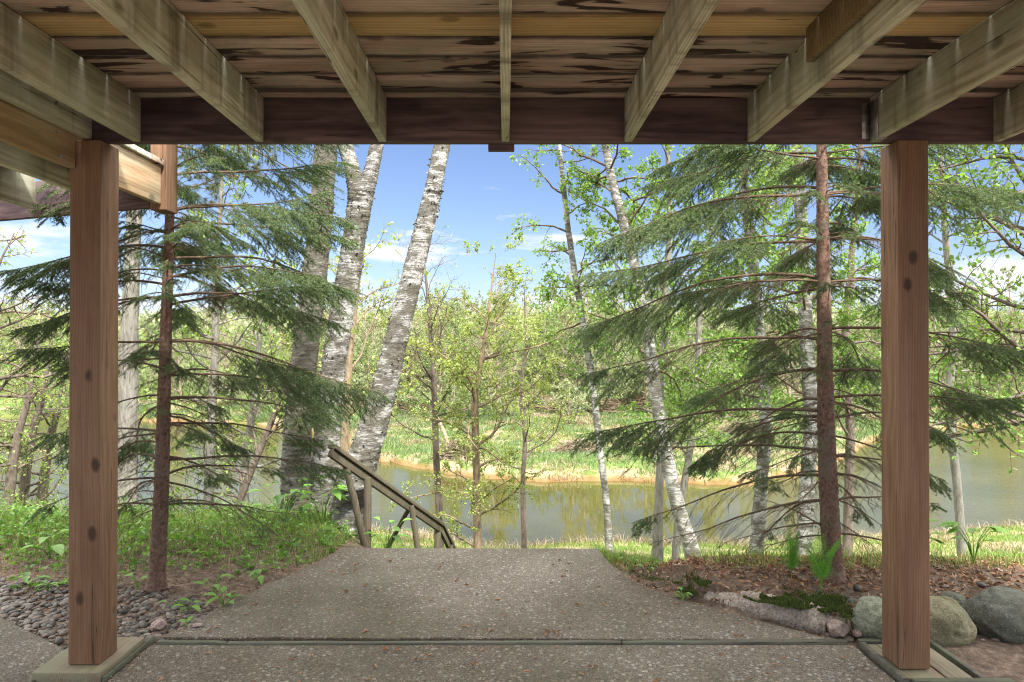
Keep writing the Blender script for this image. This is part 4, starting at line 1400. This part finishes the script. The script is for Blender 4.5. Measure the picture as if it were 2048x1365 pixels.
def old_birch(px, widths, Y, mat, label, extra=None, up=3.5):
    path = [P(a, b_, Y) for a, b_ in px]
    O = path[0].copy()
    O[2] = float(hgt(O[0], O[1])) - 0.05
    path[0] = O.copy()
    d = unit(path[-1] - path[-2])
    path.append(path[-1] + d * up)
    r = [w / 2 / FPX * Y for w in widths] + [widths[-1] / 2 / FPX * Y * 0.5]
    root = empty('birch_tree', O, label, 'birch', 'old birches on the near bank')
    mt, mc, ml = MB(), MB(), MB()
    # radii belong to the control points, not to equal steps
    pf = spline(path, 240)
    k = len(path) - 1
    rr = np.interp(np.linspace(0, k, 240), range(k + 1), r)
    rr[:10] *= np.linspace(1.3, 1.0, 10)
    rr *= 1 + 0.06 * vnoise(np.linspace(0, 60, 240), np.zeros(240), int(px[0][0]))
    mt.tube(pf - O, rr, 28, jit=0.035)
    # peeling bark curls
    N = 500
    ii_ = rng.integers(5, 235, N)
    th = rng.random(N) * 2 * pi
    c0 = pf[ii_] + np.stack([np.cos(th), np.sin(th), np.zeros(N)], -1) * rr[ii_][:, None] * 0.98
    mt.leaves(c0 - O, np.stack([np.cos(th) + rng.normal(0, 0.6, N), np.sin(th) + rng.normal(0, 0.6, N), rng.normal(0, 0.3, N)], -1), rng.uniform(0.01, 0.035, N), 0, 0.8, 0.2)
    if extra:
        for epx, ew in extra:
            ep = [P(a, b_, Y) for a, b_ in epx]
            ep.append(ep[-1] + unit(ep[-1] - ep[-2]) * 3.0)
            er = [w / 2 / FPX * Y for w in ew] + [0.03]
            e = spline(ep, 120)
            mt.tube(e - O, np.interp(np.linspace(0, len(ep) - 1, 120), range(len(ep)), er), 20, jit=0.035)
            pf_c = e[70:]
    # crown high above the picture
    if not extra:
        pf_c = pf[205:]
    for q in range(14):
        p0 = at_path(pf_c, rng.uniform(0.3, 1.0))
        th = rng.random() * 2 * pi
        lp = limb(mc, p0 - O, (cos(th), sin(th), 0.7), rng.uniform(1.0, 2.0), 0.025)
        for w in range(12):
            b0 = lp[rng.integers(2, 8)]
            e = b0 + unit(rng.normal(size=3) + np.array([0, 0, 0.2])) * rng.uniform(0.2, 0.5)
            mc.twigs([b0], [e], 0.004)
            k2 = 9
            ml.leaves(b0 + (e - b0) * rng.random((k2, 1)), rng.normal(size=(k2, 3)) + np.array([0, 0, -0.4]), rng.uniform(0.04, 0.065, k2), 0, 0.8)
    mt.build('trunk', M[mat], root, smooth=True)
    mc.build('branches', M['twig'], root)
    ml.build('crown', M['birch_leaf'], root)
    return root, pf


rng = np.random.default_rng(5)
old_birch([(592, 1060), (592, 940), (600, 800), (618, 640), (640, 450), (652, 290)], [66, 56, 53, 50, 47, 44], 6.2, 'birch_rough',
          'dark rough barked birch, the straightest of the old birch clump')
old_birch([(640, 1060), (650, 930), (664, 760), (688, 600), (708, 480), (722, 392)], [62, 52, 47, 46, 44, 50], 6.35, 'birch_old',
          'forked old birch between the rough dark trunk and the leaning trunk',
          extra=[([(720, 410), (706, 345), (690, 290)], [42, 32, 30]), ([(724, 405), (742, 345), (754, 290)], [40, 30, 28])], up=0.02)
old_birch([(690, 1070), (712, 960), (748, 850), (788, 700), (832, 520), (862, 400), (884, 290)], [72, 68, 56, 46, 40, 36, 32], 6.0, 'birch_old',
          'leaning old birch beside the handrail, tilting out over the steps')


def deciduous(name, label, path, r, barkm, leafm, n_limbs, limb_len, tlo, leaf, n_leaf, seed, cat='tree', group=None, elev=(0.2, 0.9), depth=2, sides=8,
              twig_m='twig', limbs=None, droop=0.0, bare=0.0, spreadxy=None, sub=7):
    """generic broadleaf tree; path in world coordinates from base to top"""
    global rng
    rng = np.random.default_rng(seed)
    path = [np.array(q, float) for q in path]
    O = path[0].copy()
    root = empty(name, O, label, cat, group)
    mt, mc, ml = MB(), MB(), MB()
    pf = spline(path, 70)
    k = len(path) - 1
    r = np.interp(np.linspace(0, len(r) - 1, 70), range(len(r)), r)
    mt.tube(pf - O, r, sides, jit=0.04)
    lm_ = 1 if cat == 'birch' else 0
    LP, LD = [], []
    jobs = []
    for q in range(n_limbs):
        t = tlo + (1 - tlo) * ((q + rng.random()) / n_limbs)
        th = rng.random() * 2 * pi if spreadxy is None else rng.uniform(*spreadxy)
        el = rng.uniform(*elev)
        L = limb_len * rng.uniform(0.55, 1.1) * (1 - 0.62 * max(0, (t - tlo) / (1 - tlo)) ** 1.4)
        i = min(int(t * 69), 69)
        jobs.append((pf[i], np.array([cos(th) * cos(el), sin(th) * cos(el), sin(el)]), L, min(r[i] * (0.5 if twig_m == 'far_bark' else 0.36), 0.022 if lm_ else 1)))
    for (p0, p1, rr) in (limbs or []):
        jobs.append((np.array(p0), np.array(p1) - np.array(p0), float(np.linalg.norm(np.array(p1) - np.array(p0))), rr))
    for (p0, d, L, r0) in jobs:
        lp = limb(mt, p0 - O, d, L, r0, n=8, wander=0.16, grav=0.03 - droop * 0.1, sides=6, m=lm_)
        ns = max(3, int(L * sub))
        for s_ in range(ns):
            t = 0.2 + 0.8 * (s_ + rng.random()) / ns
            b0 = at_path(lp, min(t, 1))
            d1 = unit(unit(d) * 0.7 + rng.normal(0, 0.65, 3) + np.array([0, 0, 0.15 - droop]))
            L1 = L * rng.uniform(0.2, 0.42) * (1.1 - 0.5 * t) + 0.05
            sp = limb(mc, b0, d1, L1, max(r0 * 0.28, 0.003), n=5, wander=0.22, grav=-droop * 0.12, sides=4)
            for w in range(4 if depth >= 2 else 2):
                c0 = at_path(sp, rng.uniform(0.25, 1))
                d2 = unit(d1 * 0.5 + rng.normal(0, 0.7, 3) + np.array([0, 0, -droop]))
                e = c0 + d2 * L1 * rng.uniform(0.25, 0.55)
                mc.twigs([c0], [e], max(r0 * 0.1, 0.0018))
                LP.append((c0, e))
            LP.append((sp[2], sp[-1]))
    A = np.array([q[0] for q in LP]); B = np.array([q[1] for q in LP])
    wts = np.ones(len(A))
    if bare > 0:
        zr_ = (A[:, 2] - A[:, 2].min()) / (np.ptp(A[:, 2]) + 1e-6)
        wts = np.where(zr_ > bare, 0.12, 1.0)
    idx = rng.choice(len(A), n_leaf, p=wts / wts.sum())
    pos = A[idx] + (B[idx] - A[idx]) * (rng.random((n_leaf, 1)) * 0.85 + 0.15) + rng.normal(0, leaf * 0.35, (n_leaf, 3))
    ml.leaves(pos, rng.normal(size=(n_leaf, 3)) + np.array([0, 0, -0.35]), leaf * rng.uniform(0.6, 1.25, n_leaf), 0, 0.75, 0.12)
    mt.build('trunk', [M[barkm], M['twig']], root, smooth=True)
    mc.build('branches', M[twig_m], root)
    ml.build('crown', M[leafm], root)
    return root


def gpath(px, Y, r_px, extend=None):
    """pixel polyline at distance Y -> world path whose base stands on the ground"""
    path = [P(a, b_, Y) for a, b_ in px]
    g = path[0].copy()
    g[2] = float(hgt(g[0], g[1])) - 0.05
    if g[2] < path[0][2] - 0.1:
        path = [g] + path
        r_px = [r_px[0] * 1.1] + list(r_px)
    else:
        path[0] = g
    rr = [w / 2 / FPX * Y for w in r_px]
    if extend:
        d = unit(path[-1] - path[-2])
        path.append(path[-1] + d * extend)
        rr.append(rr[-1] * 0.3)
    return path, rr


BG = 'birches between the slab end and the river'
p_, r_ = gpath([(1218, 1095), (1212, 1000), (1200, 900), (1182, 745), (1160, 610), (1138, 470), (1118, 290)], 12.0, [15, 14, 14, 14, 13, 12, 9], 2.5)
deciduous('birch_tree', 'slender white birch curving up alone beside the far slab corner', p_, r_, 'birch_thin', 'birch_leaf', 16, 1.5, 0.55, 0.06, 1500, 101, 'birch', BG, (-0.3, 0.9), droop=0.25, spreadxy=(-1.2, 3.6))
p_, r_ = gpath([(1392, 1130), (1358, 1020), (1330, 900), (1312, 790), (1298, 690), (1278, 570), (1248, 450), (1224, 360), (1210, 290)], 11.0, [36, 29, 27, 25, 24, 22, 20, 18, 15], 2.5)
deciduous('birch_tree', 'curved white birch with a wide base just before the spruce branches', p_, r_, 'birch_thin', 'birch_leaf', 26, 2.3, 0.45, 0.06, 12000, 102, 'birch', BG, (-0.3, 0.8), droop=0.3)
p_, r_ = gpath([(1510, 1145), (1520, 1000), (1530, 850), (1522, 700), (1505, 520), (1488, 380), (1482, 290)], 11.5, [32, 27, 26, 24, 22, 20, 18], 2.5)
deciduous('birch_tree', 'white birch seen through the spruce branches, second from the spruce trunk', p_, r_, 'birch_thin', 'birch_leaf', 26, 2.4, 0.4, 0.06, 12000, 103, 'birch', BG, (-0.3, 0.8), droop=0.3)
p_, r_ = gpath([(1604, 1150), (1612, 1000), (1622, 850), (1614, 700), (1606, 520), (1600, 380), (1594, 290)], 10.5, [34, 31, 29, 27, 26, 24, 22], 3)
deciduous('birch_tree', 'pale birch standing directly behind the spruce trunk', p_, r_, 'birch_thin', 'birch_leaf', 26, 2.4, 0.42, 0.06, 12000, 104, 'birch', BG, (-0.3, 0.8), droop=0.3)
p_, r_ = gpath([(1315, 1110), (1318, 1000), (1322, 900), (1328, 760), (1330, 600), (1340, 450), (1335, 300)], 14.5, [24, 18, 16, 15, 14, 12, 10], 2)
deciduous('tree', 'thin dark trunk close behind the curved white birch', p_, r_, 'grey_bark', 'birch_leaf', 22, 2.2, 0.35, 0.07, 4200, 105, 'tree', None, (-0.1, 0.9), droop=0.15)
p_, r_ = gpath([(1352, 1105), (1360, 1020), (1380, 900), (1395, 760), (1400, 620), (1420, 480), (1440, 330)], 15.5, [18, 15, 14, 13, 12, 10, 8], 2)
deciduous('tree', 'thin grey trunk leaning outward beside the curved white birch', p_, r_, 'grey_bark', 'birch_leaf', 20, 2.2, 0.35, 0.07, 3800, 106, 'tree', None, (-0.1, 0.9), droop=0.15)
p_, r_ = gpath([(1695, 1090), (1698, 960), (1700, 850), (1690, 700), (1700, 560), (1712, 400), (1722, 290)], 16.0, [20, 18, 17, 16, 14, 12, 10], 2)
deciduous('tree', 'brown trunk seen between the spruce trunk and the nearer brown post', p_, r_, 'dark_bark', 'birch_leaf', 22, 2.4, 0.35, 0.075, 4200, 107, 'tree', None, (-0.1, 0.9), droop=0.15)
# beyond the right post
p_, r_ = gpath([(2150, 1160), (2140, 900), (2120, 600), (2100, 300)], 8.5, [40, 36, 32, 26], 2.5)
deciduous('tree', 'spreading leafy tree whose branches enter above the dark boulder', p_, r_, 'dark_bark', 'birch_leaf', 30, 2.6, 0.4, 0.07, 5200, 108, 'tree', None, (-0.2, 0.7), droop=0.05, spreadxy=(2.0, 4.4))
p_, r_ = gpath([(1925, 1120), (1915, 980), (1900, 820), (1905, 640), (1890, 460), (1880, 300)], 17.0, [18, 16, 15, 14, 12, 10], 2)
deciduous('tree', 'slim grey barked tree near the water beyond the boulders', p_, r_, 'grey_bark', 'birch_leaf', 24, 2.6, 0.3, 0.075, 4600, 109, 'tree', None, (-0.1, 0.8), droop=0.1)

# centre trees near the water
p_, r_ = gpath([(880, 1100), (878, 1020), (872, 900), (868, 780), (862, 680), (856, 600), (848, 520)], 16.0, [17, 15, 13, 12, 9, 7, 3], 0.7)
deciduous('tree', 'slim dark nearly bare tree rising beyond the handrail', p_, r_, 'dark_bark', 'young_leaf', 24, 2.2, 0.3, 0.05, 3000, 110, 'tree', None, (0.1, 1.1), limbs=[(P(868, 790, 16), P(930, 620, 16.6), 0.04), (P(872, 830, 16), P(960, 720, 15.5), 0.035), (P(866, 700, 16), P(890, 560, 16.2), 0.035), (P(866, 760, 16), P(800, 690, 15.5), 0.03)], bare=0.7)
p_, r_ = gpath([(955, 1100), (954, 1000), (952, 900), (950, 800), (956, 760), (966, 700), (975, 640), (985, 560)], 15.0, [17, 15, 15, 14, 12, 9, 7, 3], 0.7)
deciduous('tree', 'young tree with yellow green leaves and crooked limbs behind the slab middle', p_, r_, 'tan_bark', 'young_leaf', 34, 1.9, 0.12, 0.052, 12500, 111, 'tree', None, (0.0, 0.9),
          limbs=[(P(952, 895, 15), P(1065, 800, 14.6), 0.045), (P(952, 800, 15), P(905, 720, 15.3), 0.04), (P(953, 940, 15), P(1010, 870, 15.6), 0.035), (P(964, 720, 15), P(1140, 700, 15.4), 0.035), (P(951, 880, 15), P(890, 800, 14.6), 0.03), (P(980, 650, 15), P(1060, 610, 15.6), 0.03), (P(980, 640, 15), P(900, 620, 15.2), 0.028), (P(955, 1010, 15), P(1010, 940, 14.8), 0.028)])
p_, r_ = gpath([(1048, 1080), (1046, 960), (1050, 880), (1042, 780), (1052, 700), (1050, 620)], 19.0, [12, 10, 9, 8, 6, 3], 0.7)
deciduous('tree', 'small leaning tree leafing out just beyond the yellow green one', p_, r_, 'dark_bark', 'young_leaf', 22, 2.6, 0.3, 0.058, 6000, 112, 'tree', None, (0.0, 0.9))
p_, r_ = gpath([(684, 1080), (686, 960), (692, 830), (700, 700), (712, 600), (725, 500)], 13.0, [26, 21, 17, 14, 10, 5], None)
deciduous('tree', 'reddish trunk filling the gap between two old birches', p_, r_, 'tan_bark', 'young_leaf', 24, 2.2, 0.5, 0.075, 1900, 113, 'tree', None, (0.0, 0.9))
# left trees
p_, r_ = gpath([(254, 1060), (256, 900), (258, 740), (262, 580), (268, 420)], 9.0, [40, 36, 33, 30, 28], 3)
pine = deciduous('pine_tree', 'grey barked pine with tufted twigs standing behind the brown post', p_, r_, 'grey_bark', 'young_leaf', 4, 0.8, 0.9, 0.04, 60, 114, 'pine', None, (0.0, 0.6), sides=14)
p_, r_ = gpath([(415, 1078), (418, 960), (424, 820), (430, 700), (432, 560), (440, 430)], 12.5, [22, 19, 17, 15, 13, 10], 2)
deciduous('tree', 'straight grey trunk between the dark spruce and the birch clump', p_, r_, 'grey_bark', 'bush_leaf', 22, 2.0, 0.45, 0.075, 1900, 115)
p_, r_ = gpath([(492, 1060), (488, 960), (500, 860), (515, 760), (520, 640)], 14.0, [22, 18, 16, 12, 7], 1)
deciduous('tree', 'short dark trunk beside the leaning stem left of the birches', p_, r_, 'grey_bark', 'bush_leaf', 20, 2.2, 0.35, 0.08, 1900, 116)
p_, r_ = gpath([(455, 1080), (480, 1000), (520, 900), (556, 810), (590, 700)], 13.0, [18, 15, 13, 10, 5], None)
deciduous('tree', 'thin dark stem leaning toward the birch clump', p_, r_, 'dark_bark', 'bush_leaf', 18, 1.8, 0.35, 0.075, 1500, 117)
# shore trees at the left edge
for i, (px, lb) in enumerate([(12, 'leafy shore tree at the very edge of the view'), (40, 'leaning dark shore tree beside the bright water'), (78, 'shore tree with arching stem nearest the bright water')]):
    p_, r_ = gpath([(px, 1060), (px + 10, 960), (px + 24, 870), (px + 44, 800), (px + 60, 700)], 15.0 + i, [22, 18, 15, 11, 6], 0.8)
    deciduous('tree', lb, p_, r_, 'dark_bark', 'bush_leaf', 22, 2.0, 0.2, 0.065, 2600, 118 + i, 'tree', 'shore trees left of the brown post', (-0.2, 0.7), droop=0.25)
p_, r_ = gpath([(-160, 1080), (-150, 850), (-120, 700), (-80, 560)], 10.0, [40, 36, 30, 22], 2)
deciduous('tree', 'almost bare tree reaching thin branches in from the frame edge', p_, r_, 'dark_bark', 'young_leaf', 16, 2.6, 0.35, 0.05, 1000, 124, 'tree', None, (-0.1, 0.8), spreadxy=(-1.2, 1.2), sub=5)

# pine tufts: long branches reaching over the gap at the top
rng = np.random.default_rng(77)
O = np.array(pine.location)
for (a, b_, Y0, Y1, rr) in [((268, 300), (480, 330), 9, 8.0, 0.03), ((300, 240), (610, 345), 9, 7.8, 0.03), ((290, 200), (560, 300), 9, 8.4, 0.03), ((268, 380), (470, 360), 9, 8.2, 0.02)]:
    mc, ml = MB(), MB()
    p0, p1 = P(*a, Y0), P(*b_, Y1)
    lp = limb(mc, p0 - O, p1 - p0, float(np.linalg.norm(p1 - p0)), rr, n=10, wander=0.07, rend=0.3)
    for s_ in range(26):
        t = rng.uniform(0.3, 1.0)
        b0 = at_path(lp, t)
        d1 = unit(unit(p1 - p0) * 0.7 + rng.normal(0, 0.6, 3) + np.array([0, 0, -0.1]))
        sp = limb(mc, b0, d1, rng.uniform(0.15, 0.5), 0.007, n=4, wander=0.2, sides=4)
        for e in (sp[-1], sp[-2]):
            ml.needles([e - d1 * 0.03], [e + d1 * 0.03], 1300, 0.09, 0.004, 0, 1.2, 0.1)
    bo = mc.build('branch', M['twig'], pine)
    ml.build('needles', M['pine'], bo)


# ------------------------------------------------------------------ handrail going down the bank
hr = empty('handrail', P(735, 1100, 5.5), 'weathered timber handrail with round posts leading down the bank', 'handrail')
HO = np.array(hr.location)


def log(name, a, b_, r0, r1, mat='rail', sides=12):
    a, b_ = np.array(a) , np.array(b_)
    c0 = (a + b_) / 2
    mb = MB()
    pts = spline([a - c0, (b_ - a) * 0.1 + rng.normal(0, 0.004, 3), b_ - c0], 14)
    pts = np.linspace(a - c0, b_ - c0, 14) + rng.normal(0, 0.0025, (14, 3))
    mb.tube(pts, np.linspace(r0, r1, 14) * (1 + rng.normal(0, 0.03, 14)), sides, jit=0.02)
    o = mb.build(name, M[mat], hr, smooth=True)
    o.location = tuple(c0 - HO)
    return o


def sink(p, z=0.5):
    q = np.array(p, float)
    q[2] = float(hgt(q[0], q[1])) - z
    return q


ra, rb_, rc = P(664, 893, 5.25), P(884, 1050, 6.9), P(912, 1112, 7.6)
# rail: two planks running down, then a steeper short one
for a, b_ in [(ra, rb_), (rb_ + np.array([-0.01, 0.0, 0.01]), rc)]:
    mb = MB()
    d = unit(b_ - a)
    sd = unit(np.cross(d, [0, 0, 1]))
    uu = np.cross(sd, d)
    c0 = (a + b_) / 2
    L_ = np.linalg.norm(b_ - a) / 2
    vv = []
    for s1 in (-1, 1):
        for (o1, o2) in [(-1, -1), (1, -1), (1, 1), (-1, 1)]:
            vv.append(d * s1 * L_ + sd * o1 * 0.04 + uu * o2 * 0.017)
    mb.add(vv, [(0, 1, 2, 3), (7, 6, 5, 4), (0, 4, 5, 1), (1, 5, 6, 2), (2, 6, 7, 3), (3, 7, 4, 0)])
    vv = []
    for s1 in (-1, 1):
        for (o1, o2) in [(-0.018, -0.085), (0.018, -0.085), (0.018, -0.019), (-0.018, -0.019)]:
            vv.append(d * s1 * L_ * 0.995 + sd * o1 + uu * o2)
    mb.add(vv, [(0, 1, 2, 3), (7, 6, 5, 4), (0, 4, 5, 1), (1, 5, 6, 2), (2, 6, 7, 3), (3, 7, 4, 0)])
    o = mb.build('rail', M['rail'], hr)
    o.location = tuple(c0 - HO)
    bevel(o, 0.004)
log('post', P(736, 955, 5.62), P(733, 1112, 5.62) + np.array([0, 0, -0.35]), 0.034, 0.038)
log('brace', P(690, 925, 5.42), P(732, 1100, 5.6), 0.028, 0.03)
log('post', P(822, 1012, 6.3), P(846, 1100, 6.35) + np.array([0.03, 0, -0.5]), 0.028, 0.03)
log('brace', P(818, 1018, 6.35), P(765, 1100, 6.9) + np.array([-0.12, 0, -0.3]), 0.022, 0.028)
log('post', P(876, 1050, 6.85), P(873, 1110, 6.85) + np.array([0, 0, -0.8]), 0.036, 0.038)
log('post', P(900, 1082, 7.3), P(898, 1110, 7.3) + np.array([0, 0, -0.8]), 0.036, 0.038)

# ------------------------------------------------------------------ far bank: driftwood, brush, shrubs, forest
rng = np.random.default_rng(303)


def heap(name, label, c, rx, ry, h, N, mat, cat, r=0.03, ln=1.6, flat=0.25):
    mb = MB()
    z0 = float(hgt(c[0], c[1]))
    x = rng.normal(0, rx * 0.5, N); y = rng.normal(0, ry * 0.5, N)
    zz = h * np.exp(-(x / rx) ** 2 - (y / ry) ** 2) * rng.random(N)
    a = np.stack([x, y, zz], -1)
    d = rng.normal(size=(N, 3)) * np.array([1, 0.6, flat])
    d /= np.linalg.norm(d, axis=1)[:, None]
    mb.twigs(a - d * ln / 2 * rng.random((N, 1)), a + d * ln / 2 * rng.random((N, 1)), rng.uniform(r * 0.3, r, N))
    o = mb.build(name, M[mat])
    o.location = (c[0], c[1], z0 + 0.02)
    return tag(o, label, cat)


for i, (px, py, Y, lb) in enumerate([(1180, 850, 54, 'long brown brush pile at the foot of the far woods behind the slender birch'), (1290, 852, 56, 'brown brush pile at the edge of the far woods beyond the curved birch'), (1060, 830, 57, 'grey brush pile under the far trees behind the yellow green tree'), (800, 850, 58, 'brush heap under the far trees seen beyond the leaning birch')]):
    g = P(px, py, Y)
    heap('brush_pile', lb, g, 4.5, 1.5, 1.1, 420, 'tan_bark', 'brush pile', 0.06, 3.0)
g = P(912, 930, 35.5)
heap('grass_clump', 'collapsed heap of tan dead grass overhanging the water by the dark tree', g, 1.0, 0.7, 1.0, 900, 'dry_grass', 'grass clump', 0.03, 1.0)
g = P(1155, 918, 36.5)
heap('grass_clump', 'tan mound of dead grass on the far bank near the slender birch', g, 1.3, 0.7, 0.7, 800, 'dry_grass', 'grass clump', 0.03, 1.0)
g = P(1480, 880, 42)
heap('grass_clump', 'low tan mound of dead grass seen through the spruce branches', g, 1.8, 0.8, 0.8, 800, 'dry_grass', 'grass clump', 0.03, 1.0)
mb = MB()
g = P(885, 880, 40)
z0 = float(hgt(g[0], g[1]))
mb.tube(np.array([(0.9, -4.2, 0.15), (0.5, -2, 0.5), (0, 0, 1.0), (-0.6, 2, 1.7)]), [0.16, 0.13, 0.1, 0.05], 8, jit=0.05)
o = mb.build('fallen_log', M['tan_bark'], smooth=True)
o.location = (g[0], g[1], z0)
tag(o, 'pale fallen log slanting down to the tan grass heap', 'log')

# forest variants
rng = np.random.default_rng(404)


def forest_variant(i):
    H = [9.5, 11, 8, 12, 10, 7.5, 9, 11.5, 6.5, 10][i]
    seed = 500 + i
    lm = ['far_leaf_a', 'far_leaf_b', 'far_leaf_a', 'far_leaf_c', 'far_leaf_a', 'far_leaf_b', 'far_leaf_a', 'far_leaf_b', 'far_leaf_a', 'far_leaf_c'][i]
    lean = np.random.default_rng(seed).normal(0, 0.35, 2)
    path = [np.array([0, 0, -0.2]), np.array([lean[0] * 0.3, lean[1] * 0.3, H * 0.3]), np.array([lean[0], lean[1], H * 0.65]), np.array([lean[0] * 1.5, lean[1], H])]
    o = deciduous('forest_tree', 'x', path, [0.16, 0.12, 0.08, 0.02], 'far_bark', lm, 30 + i, 3.0, 0.12, 0.125, 7800 if lm != 'far_leaf_c' else 3600, seed, 'tree', None, (0.1, 1.15), depth=1, sides=6, twig_m='far_bark', sub=3)
    return o


FL = ['fresh green forest tree in the woods beyond the river', 'pale green forest tree in the woods beyond the river', 'fresh green forest tree in the woods beyond the river', 'grey barely leafed forest tree in the woods beyond the river']
LBL = {'far_leaf_a': FL[0], 'far_leaf_b': FL[1], 'far_leaf_c': FL[3]}
variants = [forest_variant(i) for i in range(10)]
vm = ['far_leaf_a', 'far_leaf_b', 'far_leaf_a', 'far_leaf_c', 'far_leaf_a', 'far_leaf_b', 'far_leaf_a', 'far_leaf_b', 'far_leaf_a', 'far_leaf_c']
used = set()
rng = np.random.default_rng(606)
spots = []
tries = 0
while len(spots) < 285 and tries < 20000:
    tries += 1
    u = rng.random()
    y = 52 + 78 * u ** 1.15
    x = rng.uniform(-0.95, 0.95) * y
    if y < far_shore(x) + (17 if abs(x) < 22 else 9): continue
    if any((x - a) ** 2 + (y - b_) ** 2 < 5.0 for a, b_ in spots): continue
    spots.append((x, y))
for i, (x, y) in enumerate(spots):
    k = int(rng.integers(0, 10))
    src = variants[k]
    if k not in used:
        o = src
        used.add(k)
    else:
        o = copy_tree(src)
    o.location = (x, y, float(hgt(x, y)) - 0.1)
    o.rotation_euler = (0, 0, rng.random() * 6.28)
    s_ = rng.uniform(0.75, 1.15)
    o.scale = (s_, s_, s_ * rng.uniform(0.9, 1.1))
    o['label'] = LBL[vm[k]]
    o['group'] = {'far_leaf_a': 'fresh green forest trees', 'far_leaf_b': 'pale green forest trees', 'far_leaf_c': 'grey barely leafed forest trees'}[vm[k]]

# low shrubs in front of the forest
shr = []
for i in range(3):
    path = [np.array([0, 0, -0.1]), np.array([0.05, 0.0, 0.5]), np.array([0.1, 0.05, 1.4]), np.array([0.1, 0.1, 2.6])]
    shr.append(deciduous('shrub', 'leafy shrub at the front of the far woods', path, [0.05, 0.04, 0.03, 0.01], 'far_bark', ['far_leaf_a', 'far_leaf_b', 'far_leaf_a'][i], 22, 2.0, 0.03, 0.11, 3800, 700 + i, 'shrub', 'shrubs at the front of the far woods', (0.0, 1.1), depth=1, sides=5, twig_m='far_bark', sub=3))
rng = np.random.default_rng(808)
n = 0
for i in range(3000):
    if n >= 190: break
    y = rng.uniform(44, 84)
    x = rng.uniform(-0.9, 0.9) * y
    if y < far_shore(x) + (14 if abs(x) < 24 else 5): continue
    o = shr[n] if n < 3 else copy_tree(shr[n % 3])
    o.location = (x, y, float(hgt(x, y)))
    o.rotation_euler = (0, 0, rng.random() * 6.28)
    s_ = rng.uniform(0.6, 1.5)
    o.scale = (s_, s_, s_)
    n += 1

# the wooded hillside behind that reads as one mass
mb = MB()
N = 150000
y = rng.uniform(120, 300, N)
x = rng.uniform(-0.95, 0.95, N) * y
z = hgt(x, y)
hh = 7 + 4 * vnoise(x * 0.12, y * 0.12, 71) + 4 * vnoise(x * 0.35, y * 0.35, 72)
p = np.stack([x, y, z + hh * rng.random(N) ** 0.6], -1)
mb.leaves(p, rng.normal(size=(N, 3)), rng.uniform(0.5, 1.0, N), 0, 0.8)
k = rng.choice(N, 5000)
mb.twigs(np.stack([x[k], y[k], z[k]], -1), np.stack([x[k] + rng.normal(0, 0.5, 5000), y[k], z[k] + hh[k] * 1.02], -1), 0.14, 1)
tag(mb.build('far_woods', [M['far_leaf_b'], M['far_bark']]), 'haze toned wooded hillside rising behind the forest trees', None, None, 'stuff')

# ------------------------------------------------------------------ drifted needles and crumbs on the concrete
rng = np.random.default_rng(951)
mb = MB()
x, y = region(60000, -1.9, 1.85, 3.0, 5.05, lambda x, y: (y < 3.47) | ((y > 3.53) & (x > left_edge(y) + 0.005) & (x < right_edge(y) - 0.005)))
ed = np.where(y > 3.53, np.minimum(x - left_edge(y), right_edge(y) - x), np.minimum(1.86 - x, x + 1.9))
ed = np.minimum(ed, np.abs(y - 3.5) * 1.4)
k = rng.random(len(x)) < 0.75 * np.exp(-ed / 0.035) * (0.4 + 1.2 * np.clip(vnoise(x * 3, y * 3, 95) + 0.5, 0, 1)) + 0.022
x, y = x[k], y[k]
mb.leaves(np.stack([x, y, np.full(len(x), 0.0025)], -1), np.stack([rng.normal(size=len(x)), rng.normal(size=len(x)), rng.normal(0, 0.12, len(x)) + 0.08], -1), rng.uniform(0.006, 0.017, len(x)), 0, 0.22, 0.03)
tag(mb.build('litter', M['litter']), 'fine brown needles and crumbs drifted over the edges of the concrete', None, None, 'stuff')

# ------------------------------------------------------------------ fallen bits on the patio
rng = np.random.default_rng(909)
mb = MB()
pts = np.array([(0, 0, 0.003), (0.008, 0.002, 0.006), (0.018, 0.001, 0.005), (0.028, -0.002, 0.003)])
mb.tube(pts, [0.001, 0.0035, 0.003, 0.001], 6)
bit = mb.build('cone_scale', M['litter'])
tag(bit, 'small brown bud scale fallen on the patio concrete', 'bud scale', 'brown bud scales fallen on the patio')
mb = MB()
mb.leaves([(0, 0, 0.004), (0.004, 0.0, 0.004), (0.002, 0.003, 0.004)], [(1, 0.2, 0.15), (0.6, -0.8, 0.1), (0.7, 0.9, 0.2)], 0.026, 0, 0.35, 0.15)
bit2 = mb.build('cone_scale', M['litter'])
tag(bit2, 'small brown bud scale fallen on the patio concrete', 'bud scale', 'brown bud scales fallen on the patio')
n = 0
while n < 120:
    y = rng.uniform(3.06, 5.0)
    x = rng.uniform(-1.85, 1.8)
    if abs(y - 3.5) < 0.04: continue
    if y > 3.5 and not (left_edge(y) + 0.05 < x < right_edge(y) - 0.05): continue
    src = bit if rng.random() < 0.6 else bit2
    o = src if n == 0 else (bit2 if n == 1 else src.copy())
    if n > 1: COL.objects.link(o)
    o.location = (x, y, 0.0005)
    o.rotation_euler = (0, 0, rng.random() * 6.28)
    s_ = rng.uniform(0.6, 1.5)
    o.scale = (s_, s_, s_)
    n += 1
rock('stone', (G(395, 1254)[0], G(395, 1254)[1], 0.008), (0.03, 0.022, 0.01), M['rock_pink'], 'flat pale stone chip lying on the slab corner by the pebbles', 'stone', seed=77)
